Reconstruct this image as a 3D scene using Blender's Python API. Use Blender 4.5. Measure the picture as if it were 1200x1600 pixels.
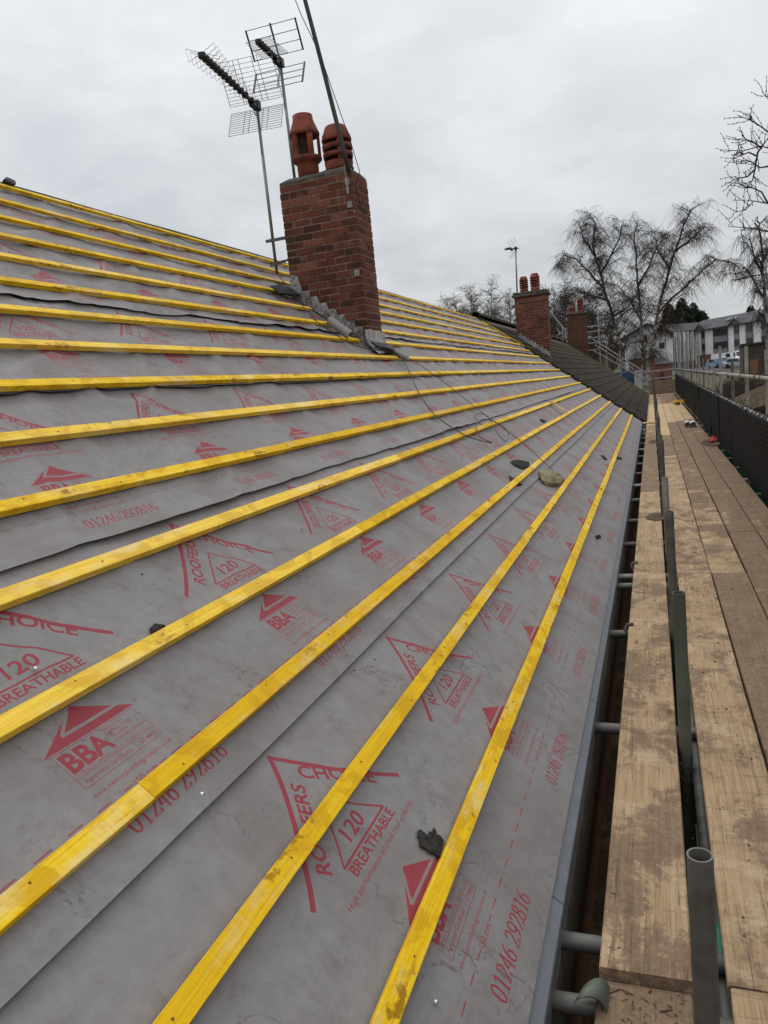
import bpy, math, random
import numpy as np
from mathutils import Vector, Matrix, noise
random.seed(7)
RD = math.radians
for o in list(bpy.data.objects): bpy.data.objects.remove(o)
SC = bpy.context.scene
COL = SC.collection

# ------------------------------------------------------------------ camera, sky, sun, exposure
H0 = 6.4                                   # eye height above the garden
CM = ((0.93815135, 0.33091525, -0.10181912), (0.04344715, 0.17923777, 0.98284595), (0.34348855, -0.92648201, 0.15377483))
FPX = 1170.0
cam = bpy.data.cameras.new('camera'); co = bpy.data.objects.new('camera', cam); COL.objects.link(co)
cam.sensor_fit = 'VERTICAL'; cam.sensor_height = 24; cam.lens = FPX / 1600 * 24
cam.clip_start = 0.05; cam.clip_end = 3000
m3 = Matrix(CM).transposed()
co.matrix_world = Matrix.Translation((0, 0, H0)) @ m3.to_4x4()
SC.camera = co
SUN_EL, SUN_AZ = RD(58), RD(-60)           # high, from the left and ahead, behind cloud
w = bpy.data.worlds.new('World'); SC.world = w; w.use_nodes = True
SC.view_settings.view_transform = 'Standard'; SC.view_settings.look = 'None'
SC.view_settings.gamma = 1; SC.view_settings.use_curve_mapping = False
SC.view_settings.exposure = 0.0

class NT:
    """small helper for node trees"""
    def __init__(s, nt): s.nt = nt; s.N = nt.nodes; s.L = nt.links
    def n(s, t, **k):
        x = s.N.new(t)
        for a, b in k.items(): setattr(x, a, b)
        return x
    def put(s, sock, v):
        if isinstance(v, bpy.types.NodeSocket): s.L.new(v, sock)
        elif isinstance(v, (int, float)): 
            try: sock.default_value = v
            except TypeError: sock.default_value = (v, v, v)
        else: sock.default_value = tuple(v) if len(v) != 3 or sock.type != 'RGBA' else (*v, 1)
    def math(s, op, a, b=0.0, c=None, clamp=False):
        x = s.n('ShaderNodeMath', operation=op, use_clamp=clamp); s.put(x.inputs[0], a); s.put(x.inputs[1], b)
        if c is not None: s.put(x.inputs[2], c)
        return x.outputs[0]
    def vmath(s, op, a, b):
        x = s.n('ShaderNodeVectorMath', operation=op); s.put(x.inputs[0], a); s.put(x.inputs[1], b); return x.outputs[0]
    def mix(s, f, a, b, mode='MIX'):
        x = s.n('ShaderNodeMix', data_type='RGBA', blend_type=mode); s.put(x.inputs[0], f); s.put(x.inputs[6], a); s.put(x.inputs[7], b)
        return x.outputs[2]
    def noise(s, vec, scale=5, detail=3, rough=.5, dist=0, color=False):
        x = s.n('ShaderNodeTexNoise'); s.put(x.inputs['Vector'], vec); s.put(x.inputs['Scale'], scale)
        x.inputs['Detail'].default_value = detail; x.inputs['Roughness'].default_value = rough; x.inputs['Distortion'].default_value = dist
        return x.outputs[1 if color else 0]
    def ramp(s, f, lo, hi, a=0.0, b=1.0, smooth=True):
        x = s.n('ShaderNodeMapRange', interpolation_type='SMOOTHSTEP' if smooth else 'LINEAR'); s.put(x.inputs[0], f)
        x.inputs[1].default_value = lo; x.inputs[2].default_value = hi; x.inputs[3].default_value = a; x.inputs[4].default_value = b
        return x.outputs[0]
    def cramp(s, f, stops):
        x = s.n('ShaderNodeValToRGB'); s.put(x.inputs[0], f); e = x.color_ramp.elements
        while len(e) > len(stops): e.remove(e[-1])
        while len(e) < len(stops): e.new(.5)
        for i, (p, c) in enumerate(stops): e[i].position = p; e[i].color = (*c, 1)
        return x.outputs[0]
    def scale(s, vec, sc):
        x = s.n('ShaderNodeMapping'); s.put(x.inputs['Vector'], vec); x.inputs['Scale'].default_value = sc; return x.outputs[0]
    def bump(s, h, strength=.3, dist=.01, normal=None):
        x = s.n('ShaderNodeBump'); s.put(x.inputs['Height'], h); x.inputs['Strength'].default_value = strength; x.inputs['Distance'].default_value = dist
        if normal is not None: s.put(x.inputs['Normal'], normal)
        return x.outputs[0]

# overcast sky: a physical sky almost wholly covered by a grey cloud deck, brighter overhead than at the horizon
T = NT(w.node_tree)
for n_ in list(T.N): T.N.remove(n_)
sky = T.n('ShaderNodeTexSky', sky_type='NISHITA', sun_disc=False, sun_elevation=SUN_EL, sun_rotation=SUN_AZ)
tc = T.n('ShaderNodeTexCoord').outputs['Generated']
sep = T.n('ShaderNodeSeparateXYZ'); T.put(sep.inputs[0], tc)
zz = T.math('MAXIMUM', sep.outputs[2], 0.0)
den = T.math('ADD', zz, .22)
pl = T.n('ShaderNodeCombineXYZ'); T.put(pl.inputs[0], T.math('DIVIDE', sep.outputs[0], den)); T.put(pl.inputs[1], T.math('DIVIDE', sep.outputs[1], den))
c1 = T.noise(pl.outputs[0], .9, 5, .55, .4); c2 = T.noise(pl.outputs[0], 3.1, 6, .6, .3)
cl = T.math('ADD', T.math('MULTIPLY', T.ramp(c1, .3, .7), .7), T.math('MULTIPLY', T.ramp(c2, .3, .7), .3))
cloud = T.cramp(cl, [(0.0, (.74, .78, .825)), (.5, (.94, .965, .99)), (1.0, (1.14, 1.145, 1.14))])
lum = T.math('MULTIPLY', T.math('ADD', T.math('MULTIPLY', T.math('POWER', zz, .8), 5.8), 4.6), 1.0)
deck = T.n('ShaderNodeVectorMath', operation='SCALE'); T.put(deck.inputs[0], cloud); T.put(deck.inputs[3], lum)
bg = T.n('ShaderNodeBackground'); T.put(bg.inputs[0], T.mix(.94, sky.outputs[0], deck.outputs[0])); bg.inputs[1].default_value = .12
T.L.new(bg.outputs[0], T.n('ShaderNodeOutputWorld').inputs[0])
sl = bpy.data.lights.new('sun', 'SUN'); sl.energy = .9; sl.angle = RD(32); sl.color = (1, .97, .92)
so = bpy.data.objects.new('sun', sl); COL.objects.link(so)
sd = Vector((math.sin(SUN_AZ) * math.cos(SUN_EL), math.cos(SUN_AZ) * math.cos(SUN_EL), math.sin(SUN_EL)))
so.rotation_euler = sd.to_track_quat('Z', 'Y').to_euler(); so.location = (0, 0, 60)

# ------------------------------------------------------------------ measuring helpers
TH = 0.65579; CT, ST = math.cos(TH), math.sin(TH)
G = .33                                     # batten gauge
AX, AZ = -.5457, -1.2093 + H0               # lowest batten: x and z of its top
def RP(s, y, h=0.0):                        # point on the roof slope: s up the slope, y along it, h off it
    return Vector((AX - s * CT + h * ST, y, AZ + s * ST + h * CT))
def ray(px, py):
    d = Vector(((px - 600) / FPX, -(py - 800) / FPX, -1)); return m3 @ d
def WY(px, py, Y): d = ray(px, py); p = d * (Y / d.y); p.z += H0; return p
def WZ(px, py, Z): d = ray(px, py); p = d * ((Z - H0) / d.z); p.z += H0; return p
def WX(px, py, X): d = ray(px, py); p = d * (X / d.x); p.z += H0; return p
def onroof(px, py, h=0.0):
    d = ray(px, py); n = Vector((ST, 0, CT)); p0 = RP(0, 0, h) - Vector((0, 0, H0))
    p = d * (n.dot(p0) / n.dot(d)); s = -(p.x - p0.x) * CT + (p.z - p0.z) * ST
    return s, p.y

# ------------------------------------------------------------------ object helpers
WLOC = {}
def wl(o): return WLOC.get(o.name, Vector((0, 0, 0))) if o else Vector((0, 0, 0))
def tag(o, label=None, cat=None, group=None, kind=None):
    if label: o['label'] = label
    if cat: o['category'] = cat
    if group: o['group'] = group
    if kind: o['kind'] = kind
    return o
def put(o, loc, parent=None, rot=None):
    COL.objects.link(o); loc = Vector(loc)
    if parent: o.parent = parent
    o.location = loc - wl(parent); WLOC[o.name] = loc
    if rot is not None: o.rotation_euler = rot
    return o
def thing(name, loc, label, cat, group=None):
    return tag(put(bpy.data.objects.new(name, None), loc), label, cat, group)
def inst(name, mesh, loc, parent=None, rot=None):
    return put(bpy.data.objects.new(name, mesh), loc, parent, rot)

class MB:
    def __init__(s): s.v = []; s.f = []
    def add(s, vs, fs):
        b = len(s.v); s.v += [tuple(p) for p in vs]; s.f += [tuple(i + b for i in f) for f in fs]; return s
    def box(s, c, d, rot=None, bev=0.0):
        x, y, z = d[0] / 2, d[1] / 2, d[2] / 2
        if bev <= 0:
            vs = [Vector((a * x, b * y, e * z)) for e in (-1, 1) for b in (-1, 1) for a in (-1, 1)]
            fs = [(0, 2, 3, 1), (4, 5, 7, 6), (0, 1, 5, 4), (2, 6, 7, 3), (0, 4, 6, 2), (1, 3, 7, 5)]
        else:
            vs = []; 
            for zz_, k in ((-z, bev), (-z + bev, 0), (z - bev, 0), (z, bev)):
                for a, b in ((-1, -1), (1, -1), (1, 1), (-1, 1)): vs.append(Vector((a * (x - k), b * (y - k), zz_)))
            fs = [(3, 2, 1, 0), (12, 13, 14, 15)]
            for l in range(3):
                for i in range(4): j = (i + 1) % 4; fs.append((l * 4 + i, l * 4 + j, l * 4 + 4 + j, l * 4 + 4 + i))
        R = rot or Matrix.Identity(3)
        return s.add([R @ p + Vector(c) for p in vs], fs)
    def bar(s, a, b, wd, hg, up=(0, 0, 1)):
        a, b = Vector(a), Vector(b); d = b - a; L = d.length; d.normalize(); u = Vector(up)
        sx = d.cross(u); 
        if sx.length < 1e-4: sx = d.cross(Vector((1, 0, 0)))
        sx.normalize(); u = sx.cross(d)
        R = Matrix((sx, d, u)).transposed()
        return s.box((a + b) / 2, (wd, L, hg), R)
    def tube(s, pts, r, n=8, cap=True):
        pts = [Vector(p) for p in pts]; rs = r if isinstance(r, (list, tuple)) else [r] * len(pts)
        b = len(s.v); prev = None
        for i, p in enumerate(pts):
            t = (pts[min(i + 1, len(pts) - 1)] - pts[max(i - 1, 0)]).normalized()
            if prev is None:
                a = t.cross(Vector((0, 0, 1)))
                if a.length < .05: a = t.cross(Vector((0, 1, 0)))
            else: a = prev - t * prev.dot(t)
            a.normalize(); prev = a; c = t.cross(a)
            for k in range(n):
                q = 2 * math.pi * k / n; s.v.append(tuple(p + (a * math.cos(q) + c * math.sin(q)) * rs[i]))
        for i in range(len(pts) - 1):
            for k in range(n):
                j = (k + 1) % n; s.f.append((b + i * n + k, b + i * n + j, b + (i + 1) * n + j, b + (i + 1) * n + k))
        if cap:
            s.f.append(tuple(b + k for k in range(n))[::-1]); s.f.append(tuple(b + (len(pts) - 1) * n + k for k in range(n)))
        return s
    def lathe(s, c, prof, n=24, close=False):
        b = len(s.v); c = Vector(c)
        for r, z in prof:
            for k in range(n): q = 2 * math.pi * k / n; s.v.append((c.x + r * math.cos(q), c.y + r * math.sin(q), c.z + z))
        m = len(prof)
        for i in range(m - (0 if close else 1)):
            for k in range(n):
                j = (k + 1) % n; i2 = (i + 1) % m; s.f.append((b + i * n + k, b + i * n + j, b + i2 * n + j, b + i2 * n + k))
        return s
    def pipe(s, a, b_, r, wall=.004, n=14):          # open tube with a wall, for scaffold standards seen end-on
        a, b_ = Vector(a), Vector(b_); L = (b_ - a).length; m = MB().lathe((0, 0, 0), [(r, 0), (r, L), (r - wall, L), (r - wall, L - .25), (.001, L - .25)], n)
        R = (b_ - a).to_track_quat('Z', 'Y').to_matrix()
        return s.add([R @ Vector(p) + a for p in m.v], m.f)
    def prism(s, outline, off):                       # closed outline (3D points) pushed by off
        o = [Vector(p) for p in outline]; n = len(o); off = Vector(off)
        s.add(o + [p + off for p in o], [tuple(range(n))[::-1], tuple(range(n, 2 * n))] + [(i, (i + 1) % n, n + (i + 1) % n, n + i) for i in range(n)])
        return s
    def mesh(s, name, mat, smooth=False):
        me = bpy.data.meshes.new(name); me.from_pydata(s.v, [], s.f)
        if mat: me.materials.append(mat)
        if smooth: me.shade_smooth() if smooth is True else None
        me.update(); return me
    def build(s, name, mat, parent=None, smooth=False, origin=None):
        a = np.array(s.v); c = Vector((a.min(0) + a.max(0)) / 2) if origin is None else Vector(origin)
        s.v = [tuple(Vector(p) - c) for p in s.v]
        return inst(name, s.mesh(name, mat, smooth), c, parent)
def jit(a): return random.uniform(-a, a)
def smooth(a, b, x): t = min(1, max(0, (x - a) / (b - a))); return t * t * (3 - 2 * t)

# ------------------------------------------------------------------ materials
def mat(name, fn):
    m = bpy.data.materials.new(name); m.use_nodes = True; t = NT(m.node_tree)
    b = t.N['Principled BSDF']; fn(t, b); return m
def coord(t, kind='Object'): return t.n('ShaderNodeTexCoord').outputs[kind]
def rnd(t): return t.n('ShaderNodeObjectInfo').outputs['Random']
def shifted(t, k=30):
    c = coord(t); r = t.n('ShaderNodeCombineXYZ'); v = t.math('MULTIPLY', rnd(t), k)
    for i in range(3): t.put(r.inputs[i], v)
    return t.vmath('ADD', c, r.outputs[0])
def world(t): return t.n('ShaderNodeNewGeometry').outputs['Position']
def plain(name, col, rough=.6, metal=0, var=.25, sc=20, bump=.15, spec=.4):
    def f(t, b):
        v = shifted(t); n = t.noise(v, sc, 4, .6)
        n2 = t.noise(v, sc * .2, 3, .6)
        k = t.math('ADD', t.math('MULTIPLY', n, .5), t.math('MULTIPLY', n2, .5))
        lo = tuple(c * (1 - var) for c in col); hi = tuple(min(1, c * (1 + var)) for c in col)
        t.put(b.inputs['Base Color'], t.mix(t.ramp(k, .3, .7), lo, hi)); b.inputs['Roughness'].default_value = rough
        b.inputs['Metallic'].default_value = metal; b.inputs['Specular IOR Level'].default_value = spec
        if bump: t.put(b.inputs['Normal'], t.bump(n, bump, .004))
    return mat(name, f)

def f_batten(t, b):
    v = shifted(t, 40); r = rnd(t)
    g1 = t.noise(t.scale(v, (70, 1.6, 70)), 1.0, 5, .65, 1.2); g2 = t.noise(t.scale(v, (260, 4, 260)), 1.0, 3, .6); saw = t.noise(t.scale(v, (9, 150, 9)), 1.0, 2, .6)
    k = t.math('ADD', t.math('MULTIPLY', g1, .5), t.math('ADD', t.math('MULTIPLY', g2, .32), t.math('MULTIPLY', saw, .18)))
    col = t.cramp(k, [(.30, (.50, .25, .010)), (.43, (.78, .465, .022)), (.54, (.90, .60, .05)), (.70, (.95, .72, .16))])
    bl = t.noise(t.scale(v, (7, 5.5, 7)), 1.0, 5, .6, .8); col = t.mix(t.ramp(bl, .49, .57, 0, .75), col, t.mix(g1, (.52, .27, .004), (.74, .43, .012)))
    pale = t.noise(t.scale(v, (9, 2.2, 9)), 1.3, 5, .65); col = t.mix(t.ramp(pale, .50, .66, 0, .75), col, t.mix(saw, (.72, .50, .17), (.92, .76, .38)))
    vo = t.n('ShaderNodeTexVoronoi', feature='F1'); t.put(vo.inputs['Vector'], t.vmath('ADD', t.scale(v, (16, 3.4, 16)), t.noise(v, 30, 2, .5, 0, True))); vo.inputs['Scale'].default_value = 1.0
    knot = t.math('MULTIPLY', t.ramp(vo.outputs['Distance'], .13, .30, 1, 0), t.ramp(t.noise(t.scale(v, (2, .9, 2)), 2.0, 1), .44, .52))
    col = t.mix(t.math('MULTIPLY', knot, .85), col, (.23, .095, .012))
    dirt = t.noise(t.scale(v, (40, 13, 40)), 1.0, 7, .78); dm = t.noise(t.scale(v, (3, 1.2, 3)), 1.0, 3, .6)
    col = t.mix(t.math('MULTIPLY', t.ramp(dirt, .57, .72, 0, .6), t.ramp(dm, .42, .64, .15, 1)), col, (.19, .115, .04))
    col = t.mix(t.ramp(r, .5, 1, 0, .22), col, t.mix(g1, (.78, .58, .24), (.92, .74, .38)))
    col = t.mix(t.ramp(r, .0, .45, .45, 0), col, t.mix(g1, (.60, .30, .006), (.86, .50, .02)))
    nk = t.n('ShaderNodeHueSaturation'); t.put(nk.inputs['Color'], col); t.put(nk.inputs['Value'], t.math('ADD', .88, t.math('MULTIPLY', r, .16))); nk.inputs['Saturation'].default_value = 1.05; col = nk.outputs[0]
    t.put(b.inputs['Base Color'], col); b.inputs['Roughness'].default_value = .75; b.inputs['Specular IOR Level'].default_value = .3
    t.put(b.inputs['Normal'], t.bump(t.math('ADD', t.math('ADD', g2, saw), t.math('MULTIPLY', dirt, .8)), .45, .0025))
M_batten = mat('yellow_treated_timber', f_batten)

def f_board(t, b, pale=0.0, mudk=0.0):
    v = shifted(t, 60); r = rnd(t)
    g = t.noise(t.scale(v, (75, 1.8, 75)), 1.0, 5, .65, 1.6); g2 = t.noise(t.scale(v, (300, 7, 300)), 1.0, 2, .5)
    k = t.math('ADD', t.math('MULTIPLY', g, .7), t.math('MULTIPLY', g2, .3))
    col = t.cramp(k, [(.34, (.27, .178, .102)), (.5, (.39, .270, .158)), (.66, (.49, .352, .214))])
    worn = t.noise(v, 4.5, 10, .72, .3); col = t.mix(t.ramp(worn, .48, .66, 0, .6), col, (.57, .435, .285))
    cross = t.noise(t.scale(v, (5, 26, 5)), 1.0, 8, .74, .8); col = t.mix(t.ramp(cross, .52, .68, 0, .55), col, (.17, .118, .078))
    P1 = t.noise(t.scale(v, (5.5, 3.6, 5.5)), 1.0, 14, .70, .35); P2 = t.noise(v, 42, 6, .75); P3 = t.noise(v, 1.3, 3, .5)
    w_ = t.math('ADD', t.math('ADD', t.math('MULTIPLY', P1, .62), t.math('MULTIPLY', P2, .20)), t.math('ADD', t.math('MULTIPLY', P3, .18), t.math('MULTIPLY', t.math('SUBTRACT', r, .5), .05)))
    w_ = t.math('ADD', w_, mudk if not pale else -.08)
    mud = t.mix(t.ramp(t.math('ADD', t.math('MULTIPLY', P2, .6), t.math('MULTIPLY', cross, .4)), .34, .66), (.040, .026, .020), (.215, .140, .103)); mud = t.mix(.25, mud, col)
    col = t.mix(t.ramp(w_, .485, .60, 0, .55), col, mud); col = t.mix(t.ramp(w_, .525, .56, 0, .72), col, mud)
    spk = t.noise(v, 150, 5, .8); col = t.mix(t.ramp(spk, .58, .70, 0, .8), col, (.045, .032, .023))
    vo = t.n('ShaderNodeTexVoronoi', feature='F1'); t.put(vo.inputs['Vector'], t.scale(v, (8, 2.2, 8))); vo.inputs['Scale'].default_value = 1.0
    col = t.mix(t.ramp(vo.outputs['Distance'], .05, .13, .6, 0), col, (.09, .055, .032))
    cr_ = t.noise(t.scale(v, (38, .55, 38)), 1.0, 3, .5, .5); col = t.mix(t.ramp(t.math('ABSOLUTE', t.math('SUBTRACT', cr_, .5)), .001, .006, .55, 0), col, (.04, .027, .018))
    if pale: col = t.mix(.4, col, (.72, .54, .30))
    t.put(b.inputs['Base Color'], col); b.inputs['Roughness'].default_value = .85; b.inputs['Specular IOR Level'].default_value = .2
    hh = t.math('ADD', t.math('ADD', t.math('MULTIPLY', g, .5), t.math('MULTIPLY', g2, .3)), t.math('ADD', t.math('MULTIPLY', P2, 1.0), t.math('MULTIPLY', spk, .6)))
    t.put(b.inputs['Normal'], t.bump(hh, .75, .006))
M_board = mat('scaffold_timber', lambda t, b: f_board(t, b, 0.0, .022))
M_muddyboard = mat('muddy_scaffold_timber', lambda t, b: f_board(t, b, 0.0, .105))
M_dirtshadeboard = mat('dirt_and_shade_timber', lambda t, b: f_board(t, b, 0.0, .10))  # caked dirt on the near board, painted shade on the lower lift
M_newboard = mat('fresh_scaffold_timber', lambda t, b: f_board(t, b, 1.0))

def f_brick(t, b):
    v = shifted(t, 50); r = rnd(t)
    base = t.cramp(r, [(0.0, (.060, .024, .019)), (.25, (.125, .040, .027)), (.7, (.172, .054, .034)), (1.0, (.235, .088, .056))])
    n = t.noise(v, 28, 6, .7); n2 = t.noise(v, 7, 4, .6)
    col = t.mix(t.ramp(n, .3, .75, 0, .55), base, (.05, .026, .02))
    col = t.mix(t.ramp(n2, .55, .75, 0, .45), col, (.27, .17, .12))
    so_ = t.noise(world(t), 2.6, 6, .7); col = t.mix(t.ramp(so_, .50, .66, 0, .6), col, (.035, .022, .019))
    t.put(b.inputs['Base Color'], col); b.inputs['Roughness'].default_value = .9; b.inputs['Specular IOR Level'].default_value = .2
    t.put(b.inputs['Normal'], t.bump(n, .9, .008))
M_brick = mat('red_brick', f_brick)
M_mortar = plain('mortar', (.185, .135, .105), .95, 0, .35, 40, .6, .2)
def f_brickwall(t, b):
    br = t.n('ShaderNodeTexBrick'); sp = t.n('ShaderNodeSeparateXYZ'); t.put(sp.inputs[0], world(t))
    c = t.n('ShaderNodeCombineXYZ'); t.put(c.inputs[0], t.math('ADD', sp.outputs[0], sp.outputs[1])); t.put(c.inputs[1], sp.outputs[2])
    t.put(br.inputs['Vector'], c.outputs[0]); br.inputs['Scale'].default_value = 1; br.inputs['Brick Width'].default_value = .225; br.inputs['Row Height'].default_value = .075
    br.inputs['Mortar Size'].default_value = .008
    t.put(br.inputs['Color1'], (.22, .065, .04)); t.put(br.inputs['Color2'], (.14, .045, .03)); t.put(br.inputs['Mortar'], (.2, .16, .12))
    t.put(b.inputs['Base Color'], br.outputs[0]); b.inputs['Roughness'].default_value = .9
M_brickwall = mat('brickwork', f_brickwall)
M_terracotta = plain('terracotta', (.185, .050, .030), .85, 0, .6, 7, .25, .3)
M_terradark = plain('dark_terracotta', (.035, .02, .016), .9, 0, .4, 15, .3)  # darker terracotta for the inner liners of the pots
M_cement = plain('weathered_cement', (.085, .078, .060), .95, 0, .55, 14, .8, .2)
M_lead = plain('weathered_lead', (.25, .24, .23), .6, .1, .85, 24, .6, .5)
M_blackfelt = plain('black_felt', (.018, .018, .02), .6, 0, .4, 20, .2, .4)
M_steel = plain('galvanised_tube', (.27, .265, .25), .5, .45, .42, 16, .2, .5)
M_steeldark = plain('weathered_dark_tube', (.115, .11, .10), .55, .35, .45, 14, .25, .45)
M_steelgreen = plain('green_tinted_tube', (.115, .13, .10), .55, .25, .45, 6, .2, .45)
M_rust = plain('rusty_steel', (.16, .075, .04), .8, .2, .5, 30, .4)
M_mast = plain('aerial_mast', (.23, .24, .24), .4, .6, .25, 20, .05)
M_rod = plain('aerial_rod', (.16, .165, .17), .45, .6, .2, 20, 0)
M_black = plain('black_plastic', (.012, .012, .013), .45, 0, .3, 30, .05)
M_guard = plain('black_guard_plastic', (.008, .008, .009), .75, 0, .4, 12, .1, .12)
M_pvc = plain('grey_pvc_trim', (.155, .165, .185), .38, 0, .12, 8, .03, .5)
M_fascia = plain('brown_fascia', (.13, .10, .075), .7, 0, .35, 10, .2)
M_soil = plain('dirt', (.10, .066, .044), .95, 0, .5, 30, .8, .15)
M_slate = plain('old_slate', (.030, .027, .024), .9, 0, .6, 60, .9, .2)
M_moss = plain('mossy_mortar', (.22, .19, .11), .95, 0, .5, 30, .9, .2)
M_white = plain('white_plastic', (.72, .72, .70), .4, 0, .1, 10, .03)
M_yellow = plain('yellow_plastic', (.75, .46, .03), .45, 0, .15, 10, .05)
M_red = plain('red_cloth', (.45, .03, .03), .8, 0, .3, 20, .2)
M_green = plain('green_sheet', (.02, .16, .10), .6, 0, .3, 20, .2)
M_nail = plain('bright_nail', (.6, .6, .58), .3, .9, .1, 20, 0)
M_sleeper = plain('timber_sleeper', (.20, .15, .10), .9, 0, .4, 12, .5)
M_offcut = plain('pale_offcut', (.55, .42, .2), .7, 0, .3, 20, .2)

def f_tile(t, b):
    v = shifted(t, 20); wv = world(t)
    n = t.noise(wv, 2.2, 6, .65); n2 = t.noise(wv, 30, 5, .7)
    col = t.mix(rnd(t), (.026, .021, .018), (.056, .043, .035))
    col = t.mix(t.ramp(n2, .4, .75, 0, .6), col, (.03, .026, .022))
    spx = t.n('ShaderNodeSeparateXYZ'); t.put(spx.inputs[0], wv)
    k = t.math('ADD', n, t.ramp(spx.outputs[1], 30, 45, 0, .1))
    col = t.mix(t.ramp(k, .52, .72, 0, .8), col, (.085, .088, .034))
    t.put(b.inputs['Base Color'], col); b.inputs['Roughness'].default_value = .9; b.inputs['Specular IOR Level'].default_value = .2
    t.put(b.inputs['Normal'], t.bump(n2, .5, .006))
M_tile = mat('mossy_concrete_tile', f_tile)
#PART2
# ------------------------------------------------------------------ the print on the underlay, drawn as a mask
PER, PPM = .952, 1750
PW, PH = int(PER * PPM), PPM
ss = 2
canvas = np.zeros((PH * ss, PW * ss), dtype=bool)
def tri_fill(a, b, c, val=True):
    k = PPM * ss; P = np.array([a, b, c], float); P[:, 0] = (P[:, 0] + PER / 2) * k; P[:, 1] *= k
    x0, x1 = int(max(P[:, 0].min(), 0)), int(min(P[:, 0].max() + 1, PW * ss - 1)); y0, y1 = int(max(P[:, 1].min(), 0)), int(min(P[:, 1].max() + 1, PH * ss - 1))
    if x1 < x0 or y1 < y0: return
    X, Y = np.meshgrid(np.arange(x0, x1 + 1) + .5, np.arange(y0, y1 + 1) + .5)
    def e(p, q): return (q[0] - p[0]) * (Y - p[1]) - (q[1] - p[1]) * (X - p[0])
    e1, e2, e3 = e(P[0], P[1]), e(P[1], P[2]), e(P[2], P[0])
    m = ((e1 >= 0) & (e2 >= 0) & (e3 >= 0)) | ((e1 <= 0) & (e2 <= 0) & (e3 <= 0))
    canvas[y0:y1 + 1, x0:x1 + 1][m] = val
def poly_fill(pts, val=True):
    for i in range(1, len(pts) - 1): tri_fill(pts[0], pts[i], pts[i + 1], val)
def line(a, b, wd, val=True):
    a, b = np.array(a, float), np.array(b, float); d = b - a; d /= np.hypot(*d); n = np.array((-d[1], d[0])) * wd / 2
    poly_fill([a + n, b + n, b - n, a - n], val)
def lines(pts, wd, val=True):
    for i in range(len(pts) - 1): line(pts[i], pts[i + 1], wd, val)
def text(body, pos, cap, width=None, ang=0.0, bold=0.0, shear=0.0):
    cu = bpy.data.curves.new('t', 'FONT'); cu.body = body; cu.size = 1; cu.offset = bold; cu.shear = shear; cu.resolution_u = 3
    ob = bpy.data.objects.new('t', cu); COL.objects.link(ob)
    me = ob.evaluated_get(bpy.context.evaluated_depsgraph_get()).to_mesh(); me.calc_loop_triangles()
    v = np.array([x.co[:2] for x in me.vertices]); ts = [tuple(x.vertices) for x in me.loop_triangles]
    bpy.data.objects.remove(ob); bpy.data.curves.remove(cu)
    if not len(v): return
    v[:, 0] -= v[:, 0].min(); sy = cap / .70
    sx = sy if width is None else width / v[:, 0].max()
    v[:, 0] *= sx; v[:, 1] *= sy
    c, s_ = math.cos(ang), math.sin(ang)
    q = np.stack([v[:, 0] * c - v[:, 1] * s_ + pos[0], v[:, 0] * s_ + v[:, 1] * c + pos[1]], 1)
    for a, b, c3 in ts: tri_fill(q[a], q[b], q[c3])
def serif(body, pos, cap, width):
    el = lambda cx, cy, rx, ry, a0=0, a1=360, n=20: [(cx + rx * math.cos(RD(a0 + (a1 - a0) * i / n)), cy + ry * math.sin(RD(a0 + (a1 - a0) * i / n))) for i in range(n + 1)]
    six = [(.43, .97), (.30, .90), (.17, .74), (.09, .52), (.06, .32)]
    D = {'0': [el(.26, .5, .2, .48)], '1': [[(.28, .0), (.28, .99)], [(.28, .97), (.12, .84)], [(.12, .02), (.44, .02)]],
         '2': [el(.25, .72, .18, .26, 165, -20, 12) + [(.36, .5), (.05, .04)], [(.05, .04), (.46, .04), (.49, .2)]],
         '4': [[(.37, .98), (.04, .31), (.5, .31)], [(.37, .98), (.37, .0)]],
         '6': [six, el(.26, .30, .19, .29)], '9': [[(.52 - x, 1 - y) for x, y in six], el(.26, .70, .19, .29)],
         '8': [el(.26, .75, .155, .23), el(.26, .26, .19, .26)], ' ': []}
    k = width / ((len(body) - .45) * .56)
    for i, ch in enumerate(body):
        if i > 5: i -= .45
        for st in D[ch]:
            P = [(pos[0] + (i * .56 + x) * k + y * cap * .12, pos[1] + y * cap) for x, y in st]
            for a, b in zip(P[:-1], P[1:]):
                dx, dy = b[0] - a[0], b[1] - a[1]; L = math.hypot(dx, dy) + 1e-9
                wd = cap * (.045 + .105 * abs(dy) / L); e = .0008
                line((a[0] - dx / L * e, a[1] - dy / L * e), (b[0] + dx / L * e, b[1] + dy / L * e), wd)
# large roofer's triangle
apx = (0, .842)
def curve_stroke(a, b, sag, wd, n=10):
    a, b = np.array(a), np.array(b); d = b - a; nn = np.array((-d[1], d[0])); pts = [a + d * t / n + nn * sag * 4 * (t / n) * (1 - t / n) for t in range(n + 1)]
    lines(pts, wd)
curve_stroke((0.004, .842), (-.312, .528), .035, .0145)
curve_stroke((-.004, .842), (.286, .528), -.035, .0145)
text('ROOFERS', (-.192, .535), .040, .265, RD(45.5), .024, .12)
text('CHOICE', (.006, .742), .040, .255, RD(-43), .024, -.1)
lines([(-.012, .655), (-.150, .520), (.126, .520), (-.012, .655)], .0065)
text('120', (-.066, .541), .043, .105, 0, .02, .05)
text('BREATHABLE', (-.142, .484), .028, .276, 0, .02)
text('High performance pitched roof underlay', (-.24, .455), .0165, .462, 0, .004, .1)
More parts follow.
